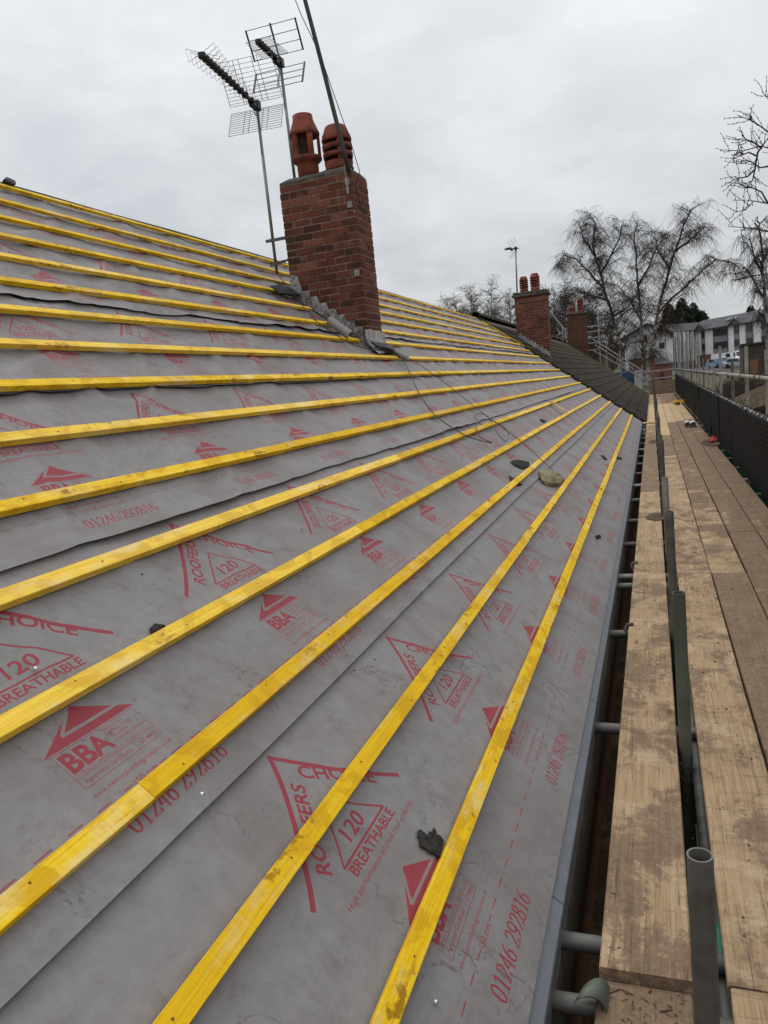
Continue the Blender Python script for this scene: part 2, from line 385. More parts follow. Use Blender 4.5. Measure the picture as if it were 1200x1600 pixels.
# certificate block
poly_fill([(-.178, .315), (.122, .315), (-.012, .400)])
lines([(-.030, .392), (-.098, .341), (.10, .341)], .0085, False)
lines([(-.162, .310), (.108, .310), (.108, .206), (-.162, .206), (-.162, .310)], .0016)
line((-.162, .234), (.108, .234), .0016); line((.024, .234), (.024, .206), .0016)
text('BBA', (-.154, .251), .051, .142, 0, .035)
for i, s_ in enumerate(('APPROVAL', 'INSPECTION', 'TESTING', 'CERTIFICATION')): text(s_, (-.006, .296 - i * .0135), .0085, .0105 * len(s_) * .8, 0, .004)
text('TECHNICAL APPROVALS FOR CONSTRUCTION', (-.158, .2375), .0075, .258)
text('Agrément Certificate', (-.150, .2145), .0125, .155, 0, .004); text('07/4420', (.038, .2135), .0125, .062, 0, .004)
text('www.mercurybuildingproducts.co.uk', (-.166, .176), .0125, .28, 0, .006)
text('150 mm', (-.066, .142), .016, .082, 0, .006)
line((-.104, .149), (-.074, .149), .003); line((.024, .149), (.052, .149), .003)
for i in range(11):
    y0 = -.449 + i * PER / 11
    if -.17 < y0 < .05: continue
    line((y0, .149), (y0 + .044, .149), .0034)
serif('01246 292816', (-.170, .058), .046, .37)
mask = canvas.reshape(PH, ss, PW, ss).mean((1, 3)).astype(np.float32)
img = bpy.data.images.new('underlay_print', PW, PH, alpha=False, float_buffer=False); img.colorspace_settings.name = 'Non-Color'
px_ = np.ones((PH, PW, 4), np.float32); px_[:, :, :3] = mask[:, :, None]
img.pixels.foreach_set(px_.ravel()); img.update(); img.pack()

def f_underlay(t, b):
    uv = coord(t, 'UV'); wv = world(t)
    tx = t.n('ShaderNodeTexImage', image=img, extension='REPEAT', interpolation='Cubic'); t.put(tx.inputs[0], uv)
    fib = t.noise(wv, 260, 3, .7); med = t.noise(wv, 22, 6, .65); big = t.noise(wv, 2.3, 5, .6, .6)
    col = t.mix(t.ramp(t.math('ADD', t.math('MULTIPLY', fib, .35), t.math('MULTIPLY', med, .65)), .3, .7), (.192, .177, .176), (.242, .226, .224))
    col = t.mix(t.ramp(big, .42, .66, 0, .6), col, (.165, .136, .124))
    # boot scuffs: thin curved smears
    s1 = t.noise(wv, 5.2, 3, .5, 1.2); sm = t.noise(wv, 2.9, 3, .55)
    arc = t.math('MULTIPLY', t.ramp(t.math('ABSOLUTE', t.math('SUBTRACT', s1, .5)), .003, .022, 1, 0), t.ramp(sm, .50, .64))
    arc = t.math('MULTIPLY', arc, t.ramp(t.noise(wv, 60, 4, .7), .38, .62))
    col = t.mix(t.math('MULTIPLY', arc, .75), col, (.085, .068, .058))
    sc = t.noise(wv, 8.5, 10, .74, .2); col = t.mix(t.ramp(sc, .53, .70, 0, .5), col, (.115, .088, .073))
    sp = t.noise(wv, 130, 4, .7); col = t.mix(t.ramp(sp, .66, .74, 0, .55), col, (.09, .07, .06))
    ink = t.math('MULTIPLY', tx.outputs[0], t.ramp(t.noise(wv, 70, 5, .75), .22, .44, .6, .97))
    col = t.mix(ink, col, t.mix(med, (.225, .014, .027), (.30, .024, .040)))
    t.put(b.inputs['Base Color'], col); b.inputs['Roughness'].default_value = .55; b.inputs['Specular IOR Level'].default_value = .42
    hh = t.math('ADD', t.math('MULTIPLY', fib, .12), t.math('ADD', t.math('MULTIPLY', med, .5), t.math('ADD', t.math('MULTIPLY', t.noise(wv, 7, 4, .6, .4), 1.0), t.math('MULTIPLY', t.noise(t.scale(wv, (1.8, 8, 1.8)), 1.0, 4, .55, .6), 2.6))))
    t.put(b.inputs['Normal'], t.bump(hh, .34, .013))
M_underlay = mat('printed_grey_underlay', f_underlay)

# ------------------------------------------------------------------ the house under repair
Y0, Y1 = -5.6, 21.62                        # ends of the stripped roof
EAVE = -.3017; RIDGE = 5.17; DEPTH = RIDGE * CT
house = thing('terraced_house', (AX - 2.0, 10, 0), 'brick terrace house with stripped roof of grey printed underlay and yellow battens', 'house')
LAPS = [EAVE, .5625, 1.42, 2.28, 3.145, 4.0]
APEX = [1.6206, 2.280, 3.051, 3.90, 4.66, 5.47]
LIFT = [0, .006, .024, .006, .026, .008]
def sag(s, y):
    k = .55 + 1.25 * smooth(.5, 2.4, s)
    n = noise.noise(Vector((s * 1.7, y * 1.1, 3.1))) * .0055 + noise.noise(Vector((s * 3.1 + y * 1.9, y * 2.3 - s * 1.2, 9.7))) * .0045
    r = 1 - abs(noise.noise(Vector((s * 1.3 + y * 1.1, s * 2.4 - y * 1.8, 5.5)))) * 2.2
    n += max(0, r - .5) * .017 + max(0, .55 - abs(noise.noise(Vector((s * 5.2 - y * 2.1, y * 3.6 + s * 1.5, 2.7)))) * 4) * .006 * smooth(.9, 2.0, s)
    n += noise.noise(Vector((s * 7, y * 6, 1.5))) * .0016
    return (n * k - .006 * k)
def sheet(i):
    s0 = LAPS[i]; s1 = min(s0 + 1.0, RIDGE) if i < 5 else RIDGE
    ns = 26; ny = int((Y1 - Y0) / .05); v = []; uvs = []; f = []
    svals = sorted(set([0, .012, .03] + [k / (ns - 1) for k in range(1, ns)]))
    for a in svals:
        s = s0 + a * (s1 - s0); rel = s - s0
        for j in range(ny + 1):
            y = Y0 + (Y1 - Y0) * j / ny
            h = -.0265 - .004 * smooth(.1, .2, rel) - .006 * smooth(.76, .85, rel)
            sg = sag(s, y) * smooth(0, .35, s - EAVE)
            ds = 0
            if i and rel < .13:
                c = max(0, noise.noise(Vector((y * .75, i * 7.3, .4))) + .12); h += LIFT[i] * c * (1 - rel / .13) ** 1.5 + .0035 * (1 - rel / .13)
                ds = noise.noise(Vector((y * .6, i * 3.3, 2.2))) * .012 * (1 - rel / .13)
            v.append(tuple(RP(s + ds, y, h + sg))); uvs.append(((y - APEX[i]) / PER + .5, rel))
    n1 = ny + 1
    for a in range(len(svals) - 1):
        for j in range(ny): f.append((a * n1 + j, a * n1 + j + 1, (a + 1) * n1 + j + 1, (a + 1) * n1 + j))
    c = RP((s0 + s1) / 2, (Y0 + Y1) / 2); me = bpy.data.meshes.new('underlay_sheet'); me.from_pydata([tuple(Vector(p) - c) for p in v], [], f)
    me.materials.append(M_underlay); uvl = me.uv_layers.new(name='UVMap')
    li = np.zeros(len(me.loops), np.int32); me.loops.foreach_get('vertex_index', li); uvl.data.foreach_set('uv', np.array(uvs, np.float32)[li].ravel())
    me.shade_smooth(); me.update()
    return inst('underlay_sheet', me, c, house)
for i in range(6): sheet(i)

# battens: a row every gauge, each row of several lengths butted end to end
SROW = [-.005, 1.006, 2.043, 2.99, 3.988, 4.966, 5.985, 6.994, 8.0, 9.02, 10.0, 10.995, 11.99, 12.99, 14.05, 15.17]
CH_Y0, CH_Y1, CH_X0, CH_X1 = 7.75, 8.22, -3.69, -2.845
def batten(s, y0, y1):
    L = y1 - y0; n = max(2, int(L / .25)); m = MB(); ph = random.random() * 50; ws = .0495 + jit(.0012)
    for j in range(n + 1):
        y = -L / 2 + L * j / n; a = noise.noise(Vector((y * .45 + ph, ph, 0))) * .005; hh = noise.noise(Vector((y * .5, ph, 4))) * .002
        e = .0016
        for X_, Z_ in ((-ws / 2, -.0125), (-ws / 2, .0125 - e), (-ws / 2 + e, .0125), (ws / 2 - e, .0125), (ws / 2, .0125 - e), (ws / 2, -.0125)):
            m.v.append((X_ + a + jit(.0003), y, Z_ + hh))
    for j in range(n):
        for k in range(6): l = (k + 1) % 6; m.f.append((j * 6 + k, j * 6 + l, (j + 1) * 6 + l, (j + 1) * 6 + k))
    m.f.append(tuple(range(6))); m.f.append(tuple(n * 6 + k for k in range(6))[::-1])
    me = m.mesh('batten', M_batten)
    return inst('batten', me, RP(s + jit(.002), (y0 + y1) / 2, -.0125), house, (0, TH, jit(.0006)))
nails = MB(); rafters = [Y0 + .2 + .45 * k for k in range(61)]
for r, sr in enumerate(SROW):
    s = sr * G; y = Y0 + .05 + random.random() * 3.5 - 2.5
    gap = (CH_Y0 - .10 - .03 * (r % 2), CH_Y1 + .22) if r in (9, 10, 11, 12) else None
    cuts = [Y0 + .02]
    while y < Y1 - .6:
        if y > Y0 + .4: cuts.append(y)
        y += random.choice((3.6, 4.2, 4.8))
    end = Y1 - .12 - random.random() * .08 if r < 13 else Y1 - .5
    cuts.append(end)
    segs = []
    for a, b in zip(cuts[:-1], cuts[1:]):
        if gap and a < gap[1] and b > gap[0]:
            if gap[0] - a > .3: segs.append((a, gap[0]))
            if b - gap[1] > .3: segs.append((gap[1], b))
        else: segs.append((a, b))
    for a, b in segs: batten(s, a + .001, b - .001)
    for yr in rafters:
        if yr < 12 and random.random() < .8 and not (gap and gap[0] < yr < gap[1]):
            p = RP(s + jit(.012), yr + jit(.02), .0006)
            nails.box(p, (.0045, .0045, .0014), Matrix.Rotation(TH, 3, 'Y'))
tag(nails.build('nail_heads', M_rust, house), kind='stuff')

# eaves: grey plastic support tray in lengths, then the fascia board, soffit and wall below it
yy = Y0; L = 1.55
yj = [Y0, -4.1, -2.6, -1.1, .35, 1.9, 3.25, 4.6, 5.95, 7.4]
while yj[-1] < Y1 - 1.6: yj.append(yj[-1] + 1.5)
yj.append(Y1)
for a, b in zip(yj[:-1], yj[1:]):
    m = MB(); prof = [(EAVE + .05, -.034), (EAVE - .002, -.0335), (EAVE - .040, -.034), (EAVE - .046, -.038), (EAVE - .055, -.055)]
    P = [RP(s_, 0, h_) for s_, h_ in prof]
    P += [P[-1] + Vector((-.004, 0, -.012)), P[-1] + Vector((-.006, 0, -.075)), P[-1] + Vector((-.014, 0, -.075)), P[-1] + Vector((-.02, 0, -.01))]
    n = len(P); m.add([Vector((p.x, a + .0025, p.z)) for p in P] + [Vector((p.x, b - .0025, p.z)) for p in P], [(k, (k + 1) % n, n + (k + 1) % n, n + k) for k in range(n)] + [tuple(range(n)), tuple(range(n, 2 * n))[::-1]])
    m.build('eaves_tray', M_pvc, house)
ex = RP(EAVE - .055, 0, -.055)
EX, EZ = ex.x, ex.z
for k, (a, b) in enumerate(zip([Y0, -2.3, 1.55, 5.2, 9.1, 13.2, 17.4], [-2.3, 1.55, 5.2, 9.1, 13.2, 17.4, Y1])):
    MB().box((EX - .030, (a + b) / 2, EZ - .115), (.021, b - a - .004, .20)).build('fascia_board', M_fascia, house)
    MB().box((EX - .013, (a + b) / 2, EZ - .19), (.012, b - a - .004, .20)).build('fascia_board', M_fascia, house)
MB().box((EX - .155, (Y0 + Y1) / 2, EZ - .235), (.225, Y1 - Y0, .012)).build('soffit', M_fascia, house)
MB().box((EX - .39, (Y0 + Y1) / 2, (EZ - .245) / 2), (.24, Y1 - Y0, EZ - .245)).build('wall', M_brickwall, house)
RX, RZ = RP(RIDGE, 0, -.05).x, RP(RIDGE, 0, -.05).z
BX = 2 * RX - EX
MB().prism([RP(EAVE, Y1, -.095), RP(EAVE, Y0, -.095), RP(RIDGE - .02, Y0, -.095), RP(RIDGE - .02, Y1, -.095)], (0, 0, -.08)).build('roof_deck', M_fascia, house)
MB().prism([(RX - .002, Y1, RZ), (RX - .002, Y0, RZ), (BX, Y0, EZ), (BX, Y1, EZ)], (0, 0, -.10)).build('roof_back_slope', M_tile, house)
MB().box((BX + .39, (Y0 + Y1) / 2, (EZ - .2) / 2), (.24, Y1 - Y0, EZ - .2)).build('wall', M_brickwall, house)
for yg in (Y0 + .12, Y1 - .12):
    MB().prism([(EX - .3, yg - .1, 0), (BX + .3, yg - .1, 0), (BX + .3, yg - .1, EZ - .25), (RX, yg - .1, RZ - .25), (EX - .3, yg - .1, EZ - .25)], (0, .2, 0)).build('gable_wall', M_brickwall, house)
MB().tube([RP(RIDGE + .0, Y0 + (Y1 - Y0) * k / 30, -.055 + jit(.006)) for k in range(31)], .03, 6).build('ridge_membrane', M_blackfelt, house)
# short angled battens where the rows meet the neighbour's verge
for a, b in ((RP(14.6 * G, Y1 - .55, .013), RP(10.6 * G, Y1 - .06, .013)), (RP(14.4 * G, Y1 - .62, .013), RP(12.6 * G, Y1 - .14, .013))):
    MB().bar(a, b, .05, .025, (ST, 0, CT)).build('batten', M_batten, house)
#PART3
# ------------------------------------------------------------------ chimneys
BRM = {}
def brick_mesh(d):
    k = tuple(round(x, 3) for x in d)
    if k not in BRM: BRM[k] = MB().box((0, 0, 0), k, bev=.004).mesh('brick', M_brick)
    return BRM[k]
def roofz(x): return AZ + (AX - x) * math.tan(TH)
def chimney(th, x0, x1, y0, y1, z0, ncourse, pieces=True, dz=0.0):
    L, D, B, Hc = x1 - x0, y1 - y0, .1025, .075
    jo = MB(); cnt = 0
    def lay(a, b, off):
        e = [a]; t = a + .225
        while t < b - .045: e.append(t); t += .225
        if off == 0 and False: pass
        e.append(b); return list(zip(e[:-1], e[1:]))
    for c in range(ncourse):
        zc = z0 + c * Hc + Hc / 2; odd = c % 2
        def one(cx, cy, dx, dy):
            dx -= .003 * (dx > .15); dy -= .003 * (dy > .15)
            if zc + .05 < roofz(cx) + dz - .02: return
            p = (cx + jit(.002), cy + jit(.0035), zc + jit(.0018))
            if pieces: inst('brick', brick_mesh((dx, dy, .0635)), p, th, (jit(.012), jit(.012), jit(.016)))
            else: jo.box(p, (dx, dy, .065))
        xa, xb = (x0, x1) if not odd else (x0 + B + .01, x1 - B - .01)
        for a, b in lay(xa, xb, 0 if not odd else .1125):
            g_ = .010 if b < xb - 1e-6 else 0
            for yy_ in (y0 + B / 2, y1 - B / 2): one((a + b - g_) / 2, yy_, b - a - g_, B)
        ya, yb = (y0 + B + .01, y1 - B - .01) if not odd else (y0, y1)
        for a, b in lay(ya, yb, 0 if odd else .1125):
            g_ = .010 if b < yb - 1e-6 else 0
            for xx in (x0 + B / 2, x1 - B / 2): one(xx, (a + b - g_) / 2, B, b - a - g_)
    if not pieces: tag(jo.build('brickwork', M_brick, th), kind='stuff')
    zt = z0 + ncourse * Hc
    MB().box(((x0 + x1) / 2, (y0 + y1) / 2, (z0 + zt) / 2), (L - .010, D - .010, zt - z0)).build('mortar_core', M_mortar, th)
    return zt
def steps(th, x0, x1, y0, z0, dz=0.0):
    k = 0
    while True:
        zk = z0 + k * .075 + .0; k += 1
        xl = AX - (zk - .075 - dz - AZ) / math.tan(TH)
        if xl > x1 - .02: continue
        if xl < x0 - .02: break
        xr = min(xl + .125, x1 + .004); m = MB(); yy_ = y0 - .006 - .003 * (k % 2)
        cut = .022 + jit(.008)
        m.prism([(xl - .012, yy_, roofz(xl) + dz - .02), (xr, yy_ - .002, roofz(xr) + dz - .03), (xr + .004, yy_ - .004, roofz(xr) + dz + .06), (xr - cut, yy_ - .004 + jit(.004), zk + .004 + jit(.006)), (xl - .005, yy_, zk + jit(.006))], (0, .004, 0))
        m.build('step_flashing', M_lead, th)
def flaunch(th, x0, x1, y0, y1, zt, h=.09, inset=.10, over=.0):
    m = MB(); n = 8; ring = []
    for (k, z) in ((-over, zt), (-over + .004, zt + .03), (inset * .5, zt + h * .75), (inset, zt + h)):
        for (a0, b0, a1, b1) in ((x0 + k, y0 + k, x1 - k, y0 + k), (x1 - k, y0 + k, x1 - k, y1 - k), (x1 - k, y1 - k, x0 + k, y1 - k), (x0 + k, y1 - k, x0 + k, y0 + k)):
            for t in range(6): m.v.append((a0 + (a1 - a0) * t / 6 + jit(.006), b0 + (b1 - b0) * t / 6 + jit(.006), z + jit(.008)))
    N = 24
    for r in range(3):
        for t in range(N): u = (t + 1) % N; m.f.append((r * N + t, r * N + u, (r + 1) * N + u, (r + 1) * N + t))
    m.f.append(tuple(3 * N + t for t in range(N))); m.f.append(tuple(range(N))[::-1])
    return m.build('mortar_cap', M_cement, th)
def pot_hooded(th, x, y, z):
    c = (x, y, z)
    MB().lathe(c, [(.112, -.05), (.118, .18), (.116, .21), (.135, .225), (.163, .25), (.165, .275), (.150, .285), (.10, .29), (.10, -.05)], 28, True).build('pot_base', M_terracotta, th, True)
    MB().lathe(c, [(.162, .50), (.166, .525), (.155, .55), (.112, .66), (.108, .715), (.098, .715), (.10, .66), (.14, .545), (.13, .50)], 28, True).build('pot_hood', M_terracotta, th, True)
    MB().lathe(c, [(.085, .24), (.085, .56)], 20).build('pot_flue', M_terradark, th, True)
    for k in range(5):
        a = 2 * math.pi * k / 5 + .47
        R = Matrix.Rotation(a, 3, 'Z'); p = R @ Vector((.143, 0, .395))
        MB().box(Vector(c) + p, (.03, .06, .24), R, .004).build('pot_rib', M_terracotta, th)
def pot_louvred(th, x, y, z, sc=1.0, n=3, top=True):
    c = (x, y, z); S = lambda P: [(r * sc, h * sc) for r, h in P]
    MB().lathe(c, S([(.125, -.05), (.13, .03), (.155, .04), (.16, .06), (.15, .075), (.158, .13), (.125, .14), (.12, -.05)]), 28, True).build('pot_base', M_terracotta, th, True)
    MB().lathe(c, S([(.10, .0), (.10, .13 + n * .085)]), 20).build('pot_flue', M_terradark, th, True)
    for k in range(n - 1):
        h = .17 + k * .085
        MB().lathe(c, S([(.162, h), (.166, h + .05), (.13, h + .058), (.125, h + .012)]), 28, True).build('pot_louvre', M_terracotta, th, True)
    h = .17 + (n - 1) * .085
    MB().lathe(c, S([(.162, h), (.166, h + .03), (.118, h + .15), (.105, h + .165), (.092, h + .165), (.10, h + .14), (.14, h + .02)]), 28, True).build('pot_hood', M_terracotta, th, True)
    for k in range(4):
        a = 2 * math.pi * k / 4 + .5; R = Matrix.Rotation(a, 3, 'Z')
        MB().box(Vector(c) + R @ Vector((.145 * sc, 0, (.15 + n * .0425) * sc)), (.02 * sc, .035 * sc, (n * .085 + .02) * sc), R).build('pot_rib', M_terracotta, th)

ch1 = thing('chimney_stack', ((CH_X0 + CH_X1) / 2, (CH_Y0 + CH_Y1) / 2, roofz(CH_X1) - .2), 'near red brick chimney stack with two different terracotta pots on the stripped roof', 'chimney')
Z1 = roofz(CH_X1) - .12; NC = 25
Z1 = H0 + 2.325 - NC * .075
zt = chimney(ch1, CH_X0, CH_X1, CH_Y0, CH_Y1, Z1, NC)
flaunch(ch1, CH_X0, CH_X1, CH_Y0, CH_Y1, zt, .085, .09, -.004)
pot_hooded(ch1, -3.43, 7.99, zt + .02); pot_louvred(ch1, -3.065, 7.99, zt + .055, .98)
steps(ch1, CH_X0, CH_X1, CH_Y0, Z1)
# lead apron below the stack with its ragged turned-up edge, and soaker at the top corner
m = MB(); N = 14
rows = []
for k, (dx, hz) in enumerate(((.006, .17), (.010, .06), (.05, -.0), (.13, -.004), (.17, .012))):
    rows.append([Vector((CH_X1 + dx + (jit(.012) if k > 2 else 0), CH_Y0 - .10 + .62 * j / N, (roofz(CH_X1 + dx) if k > 1 else roofz(CH_X1) - .02) + hz + (jit(.018) if k in (3, 4) else jit(.006)))) for j in range(N + 1)])
for r in rows: m.v += [tuple(p) for p in r]
for a in range(4):
    for j in range(N): m.f.append((a * (N + 1) + j, a * (N + 1) + j + 1, (a + 1) * (N + 1) + j + 1, (a + 1) * (N + 1) + j))
m.build('apron_flashing', M_lead, ch1, True)
m = MB(); P = [onroof(*q, .03) for q in ((420, 449), (440, 447), (462, 447), (470, 462), (447, 459), (436, 457))]
m.prism([RP(s, y, .03 + jit(.015)) for s, y in P], (.004, 0, .006)).build('saddle_flashing', M_blackfelt, ch1)
MB().prism([(CH_X0 - .004, CH_Y0 - .012, roofz(CH_X0)), (CH_X0 + .16, CH_Y0 - .014, roofz(CH_X0 + .16)), (CH_X0 + .10, CH_Y0 - .014, roofz(CH_X0) + .16), (CH_X0 + .02, CH_Y0 - .012, roofz(CH_X0) + .19)], (0, .005, 0)).build('corner_flashing', M_lead, ch1)
# loose bits of membrane at the foot of the stack
def curl(name, label, a, b, r0, turns, mat_, cat, up):
    a, b = Vector(a), Vector(b); d = (b - a).normalized(); u = Vector(up); u = (u - d * u.dot(d)).normalized(); sx = d.cross(u); m = MB(); n = 22
    for i in range(5):
        for k in range(n + 1):
            q = turns * 2 * math.pi * k / n; r = r0 * (1 - .35 * k / n) * (1 + .04 * math.sin(i * 2))
            m.v.append(tuple(a + (b - a) * i / 4 + sx * math.sin(q) * r - u * (math.cos(q) * r - r0)))
    for i in range(4):
        for k in range(n): m.f.append((i * (n + 1) + k, i * (n + 1) + k + 1, (i + 1) * (n + 1) + k + 1, (i + 1) * (n + 1) + k))
    o = m.build(name, mat_, None, True); tag(o, label, cat); return o
M_plainunder = plain('plain_grey_underlay', (.225, .215, .215), .6, 0, .1, 40, .1)
curl('rolled_underlay', 'curled offcut of grey underlay against the foot of the near chimney', RP(*onroof(512, 507, .0), .0), RP(*onroof(545, 531, .0), .0), .052, .78, M_plainunder, 'underlay', (ST, 0, CT))
curl('underlay_flap', 'grey flap of underlay hanging down below the chimney apron', RP(2.78, 8.02, -.01), RP(2.53, 8.10, .005), .036, .55, M_plainunder, 'underlay', (ST, 0, CT))
m = MB(); pts = [RP(2.84 - .16 * math.sin(k / 9 * math.pi), 7.60 + .62 * k / 9, .03 + jit(.02)) for k in range(10)]
o = m.prism(pts, (.01, 0, .012)).build('torn_felt', M_blackfelt, None); tag(o, 'torn black felt edge sticking out under the lead apron of the near chimney', 'roofing felt')

ch2 = thing('chimney_stack', (-3.3, 23.3, roofz(-2.85)), 'second brick chimney with oversailing slab and two matching pots beside the dark tiles', 'chimney')
DZ2 = .10; NC2 = 28
z2 = H0 + 2.43 - NC2 * .075
zt2 = chimney(ch2, -3.735, -2.80, 23.0, 23.58, z2, NC2, True, DZ2)
MB().box((-3.267, 23.29, zt2 + .035), (1.06, .70, .07), None, .012).build('cap_slab', M_cement, ch2)
MB().box((-3.267, 23.29, zt2 + .105), (1.00, .64, .07), None, .025).build('cap_slab', M_cement, ch2)
pot_louvred(ch2, -3.46, 23.25, zt2 + .14, .78, 4); pot_louvred(ch2, -3.13, 23.25, zt2 + .14, .86, 4)
steps(ch2, -3.735, -2.80, 23.0, z2, DZ2)
ch3 = thing('chimney_stack', (-3.7, 44.0, roofz(-3.3)), 'far brick chimney stack with one squat and one tall stacked pot', 'chimney')
zt3 = chimney(ch3, -4.27, -3.26, 43.6, 44.3, H0 + 3.27 - 32 * .075, 32, False)
MB().box((-3.765, 43.95, zt3 + .05), (1.14, .82, .10), None, .02).build('cap_slab', M_cement, ch3)
pot_louvred(ch3, -4.02, 43.9, zt3 + .1, .95, 2); pot_louvred(ch3, -3.55, 43.9, zt3 + .1, 1.0, 6)
MB().box((-3.98, 43.9, zt3 + .14), (.3, .3, .08)).build('pot_plinth', M_terracotta, ch3)

# ------------------------------------------------------------------ aerials on the near chimney
def frame(b):
    b = Vector(b); b.z = 0; b.normalize(); return b, Vector((0, 0, 1)).cross(b), Vector((0, 0, 1))
def aerial(label, base, top, boom, L, kind, mr):
    th = thing('tv_aerial', base, label, 'tv aerial')
    base, top = Vector(base), Vector(top)
    MB().tube([base, top], mr, 10).build('mast', M_mast, th, True)
    b, c, u = frame(boom); h = top - u * .04
    MB().bar(h - b * .10, h + b * L, .028, .028).build('boom', M_black, th)
    MB().box(h, (.07, .07, .11), None, .012).box(h + b * .12 - u * .03, (.06, .06, .06), None, .01).build('mast_clamp', M_black, th)
    for sgn in (1, -1):                                   # two reflector panels opening towards the boom tip
        o0 = h + u * .035 * sgn; e = (u * sgn * .86 + b * .50).normalized(); hgt = (.42 if kind == 'grid' else .34) if sgn > 0 else .32
        W_ = .30; g = MB()
        if kind == 'grid':
            for k in range(12): p = o0 + e * hgt * (k / 11) ** 1.2; g.tube([p - c * W_, p + c * W_], .0028, 4)
            for q in (-1, -.45, -.25, .25, .45, 1): g.tube([o0 + c * W_ * q, o0 + c * W_ * q + e * hgt], .0032, 4)
            g.build('reflector_grid', M_rod, th)
        else:
            for k in range(4): p = o0 + e * hgt * (.12 + .88 * k / 3); g.tube([p - c * W_, p + c * W_], .005, 5)
            g.bar(o0, o0 + e * hgt * 1.05, .022, .006, b)
            g.build('reflector_bars', M_mast, th)
            for q in (-1, 1): MB().bar(o0 + c * W_ * q + e * hgt * .1, o0 + c * W_ * q + e * hgt * 1.02, .016, .016).build('reflector_edge', M_black, th)
    n = 13 if kind == 'grid' else 8
    for k in range(n):
        t = .16 + (L - .20) * (k / (n - 1)) ** (.8 if kind == 'grid' else 1); p = h + b * t + u * .018
        d = MB()
        if kind == 'grid':
            hw = .055 + .085 * (k / (n - 1))
            for sg in (-1, 1):
                d.tube([p, p + c * sg * hw + u * .055 + b * .02, p + c * sg * hw - u * .045 - b * .01, p], .003, 4)
        else:
            hw = .15 - .05 * (k / (n - 1)) * .4
            q = [p + b * (.016 * math.sin(a)) + c * (hw * (1 if abs(a) < 1.57 else -1) + .016 * math.cos(a)) for a in [(-1.57 + i * math.pi / 5) for i in range(6)] + [1.5709 + i * math.pi / 5 for i in range(6)]]
            q.append(q[0]); d.tube(q, .003, 4)
        d.build('director', M_rod, th)
        MB().lathe(p - u * .02, [(.004, -.012), (.037, -.018), (.039, .02), (.012, .024), (.003, .026)], 8).build('insulator', M_black, th)
    loop = [h + b * .12 - u * .05 + c * .02 + b * (.07 * math.cos(a)) * .9 + u * (.06 * math.sin(a) - .03) for a in [i * .7 for i in range(9)]] + [h - u * .12 + b * .02, h - u * .5 + b * .02]
    MB().tube(loop, .0035, 5).build('coax_cable', M_black, th)
    return th
tipz = H0 + 3.24
top1 = Vector((-3.865, 7.80, tipz)); tip1 = WZ(312, 80, tipz - .02)
a1 = aerial('tv aerial with wire grid reflector on a tall mast beside the near chimney', (-3.865, 7.80, H0 + 1.44), top1, tip1 - top1, min(1.35, (tip1 - top1).length), 'grid', .017)
for dz in (1.80, 1.56):
    q = [Vector((-3.94, 7.78, H0 + dz)), Vector((-3.70, 7.78, H0 + dz + .0))] if dz > 1.7 else [Vector((-3.92, 7.78, H0 + dz - .02)), Vector((-3.74, 7.78, H0 + dz))]
    MB().bar(q[0], q[1], .025, .03).build('bracket_arm', M_steeldark, a1)
MB().tube([(-3.78, 7.78, H0 + 1.80), (-3.70, 7.78, H0 + 1.80), (-3.665, 7.775, H0 + 1.76), (-3.655, 7.77, H0 + 1.66), (-3.67, 7.775, H0 + 1.59), (-3.71, 7.78, H0 + 1.565), (-3.76, 7.78, H0 + 1.56)], .012, 6).build('bracket_arm', M_steeldark, a1)
top2 = WY(437, 92, 8.42); base2 = WY(463, 300, 8.42)
tip2 = WZ(401, 60, top2.z - .02)
a2 = aerial('tv aerial with open bar reflector on a mast behind the left chimney pot', base2, top2, tip2 - top2, min(.9, (tip2 - top2).length), 'bar', .018)
M_polebrown = plain('dark_pole', (.045, .04, .034), .6, .2, .4, 14, .2)
# leaning pole strapped to the chimney corner, with its thin cable
p0 = WY(545, 268, 7.70); p1 = WY(475, 0, 7.70); p2 = p1 + (p1 - p0) * .45
pole = thing('leaning_pole', p0, 'dark pole leaning off the corner of the near chimney past the right pot', 'pole')
MB().tube([p0 + (p2 - p0) * t + Vector((.012 * math.sin(t * 3.1), 0, 0)) for t in [k / 10 for k in range(11)]], [.024 - .004 * k / 10 for k in range(11)], 10).build('pole_tube', M_polebrown, pole, True)
for k, dz in enumerate((-.02, -.25, -.95)):
    MB().box((CH_X1 - .05, CH_Y0 - .008, H0 + 2.25 + dz), (.055, .02, .07), None, .006).build('strap_bracket', M_steel, pole)
MB().tube([(CH_X1 - .05, CH_Y0 - .03, H0 + 2.40), (CH_X1 - .05, CH_Y0 - .03, H0 + 2.10)], .014, 8).build('strap_bracket', M_lead, pole)
o = MB().tube([WY(450, -30, 7.66), WY(470, 22, 7.66), WY(500, 85, 7.68), WY(528, 165, 7.7), WY(548, 222, 7.72), WY(562, 268, 7.76), (CH_X1 + .012, 7.80, H0 + 2.2), (CH_X1 + .012, 7.9, H0 + 2.0)], .0045, 5).build('pole_cable', M_black); tag(o, 'thin black cable trailing down beside the leaning pole to the chimney', 'cable')

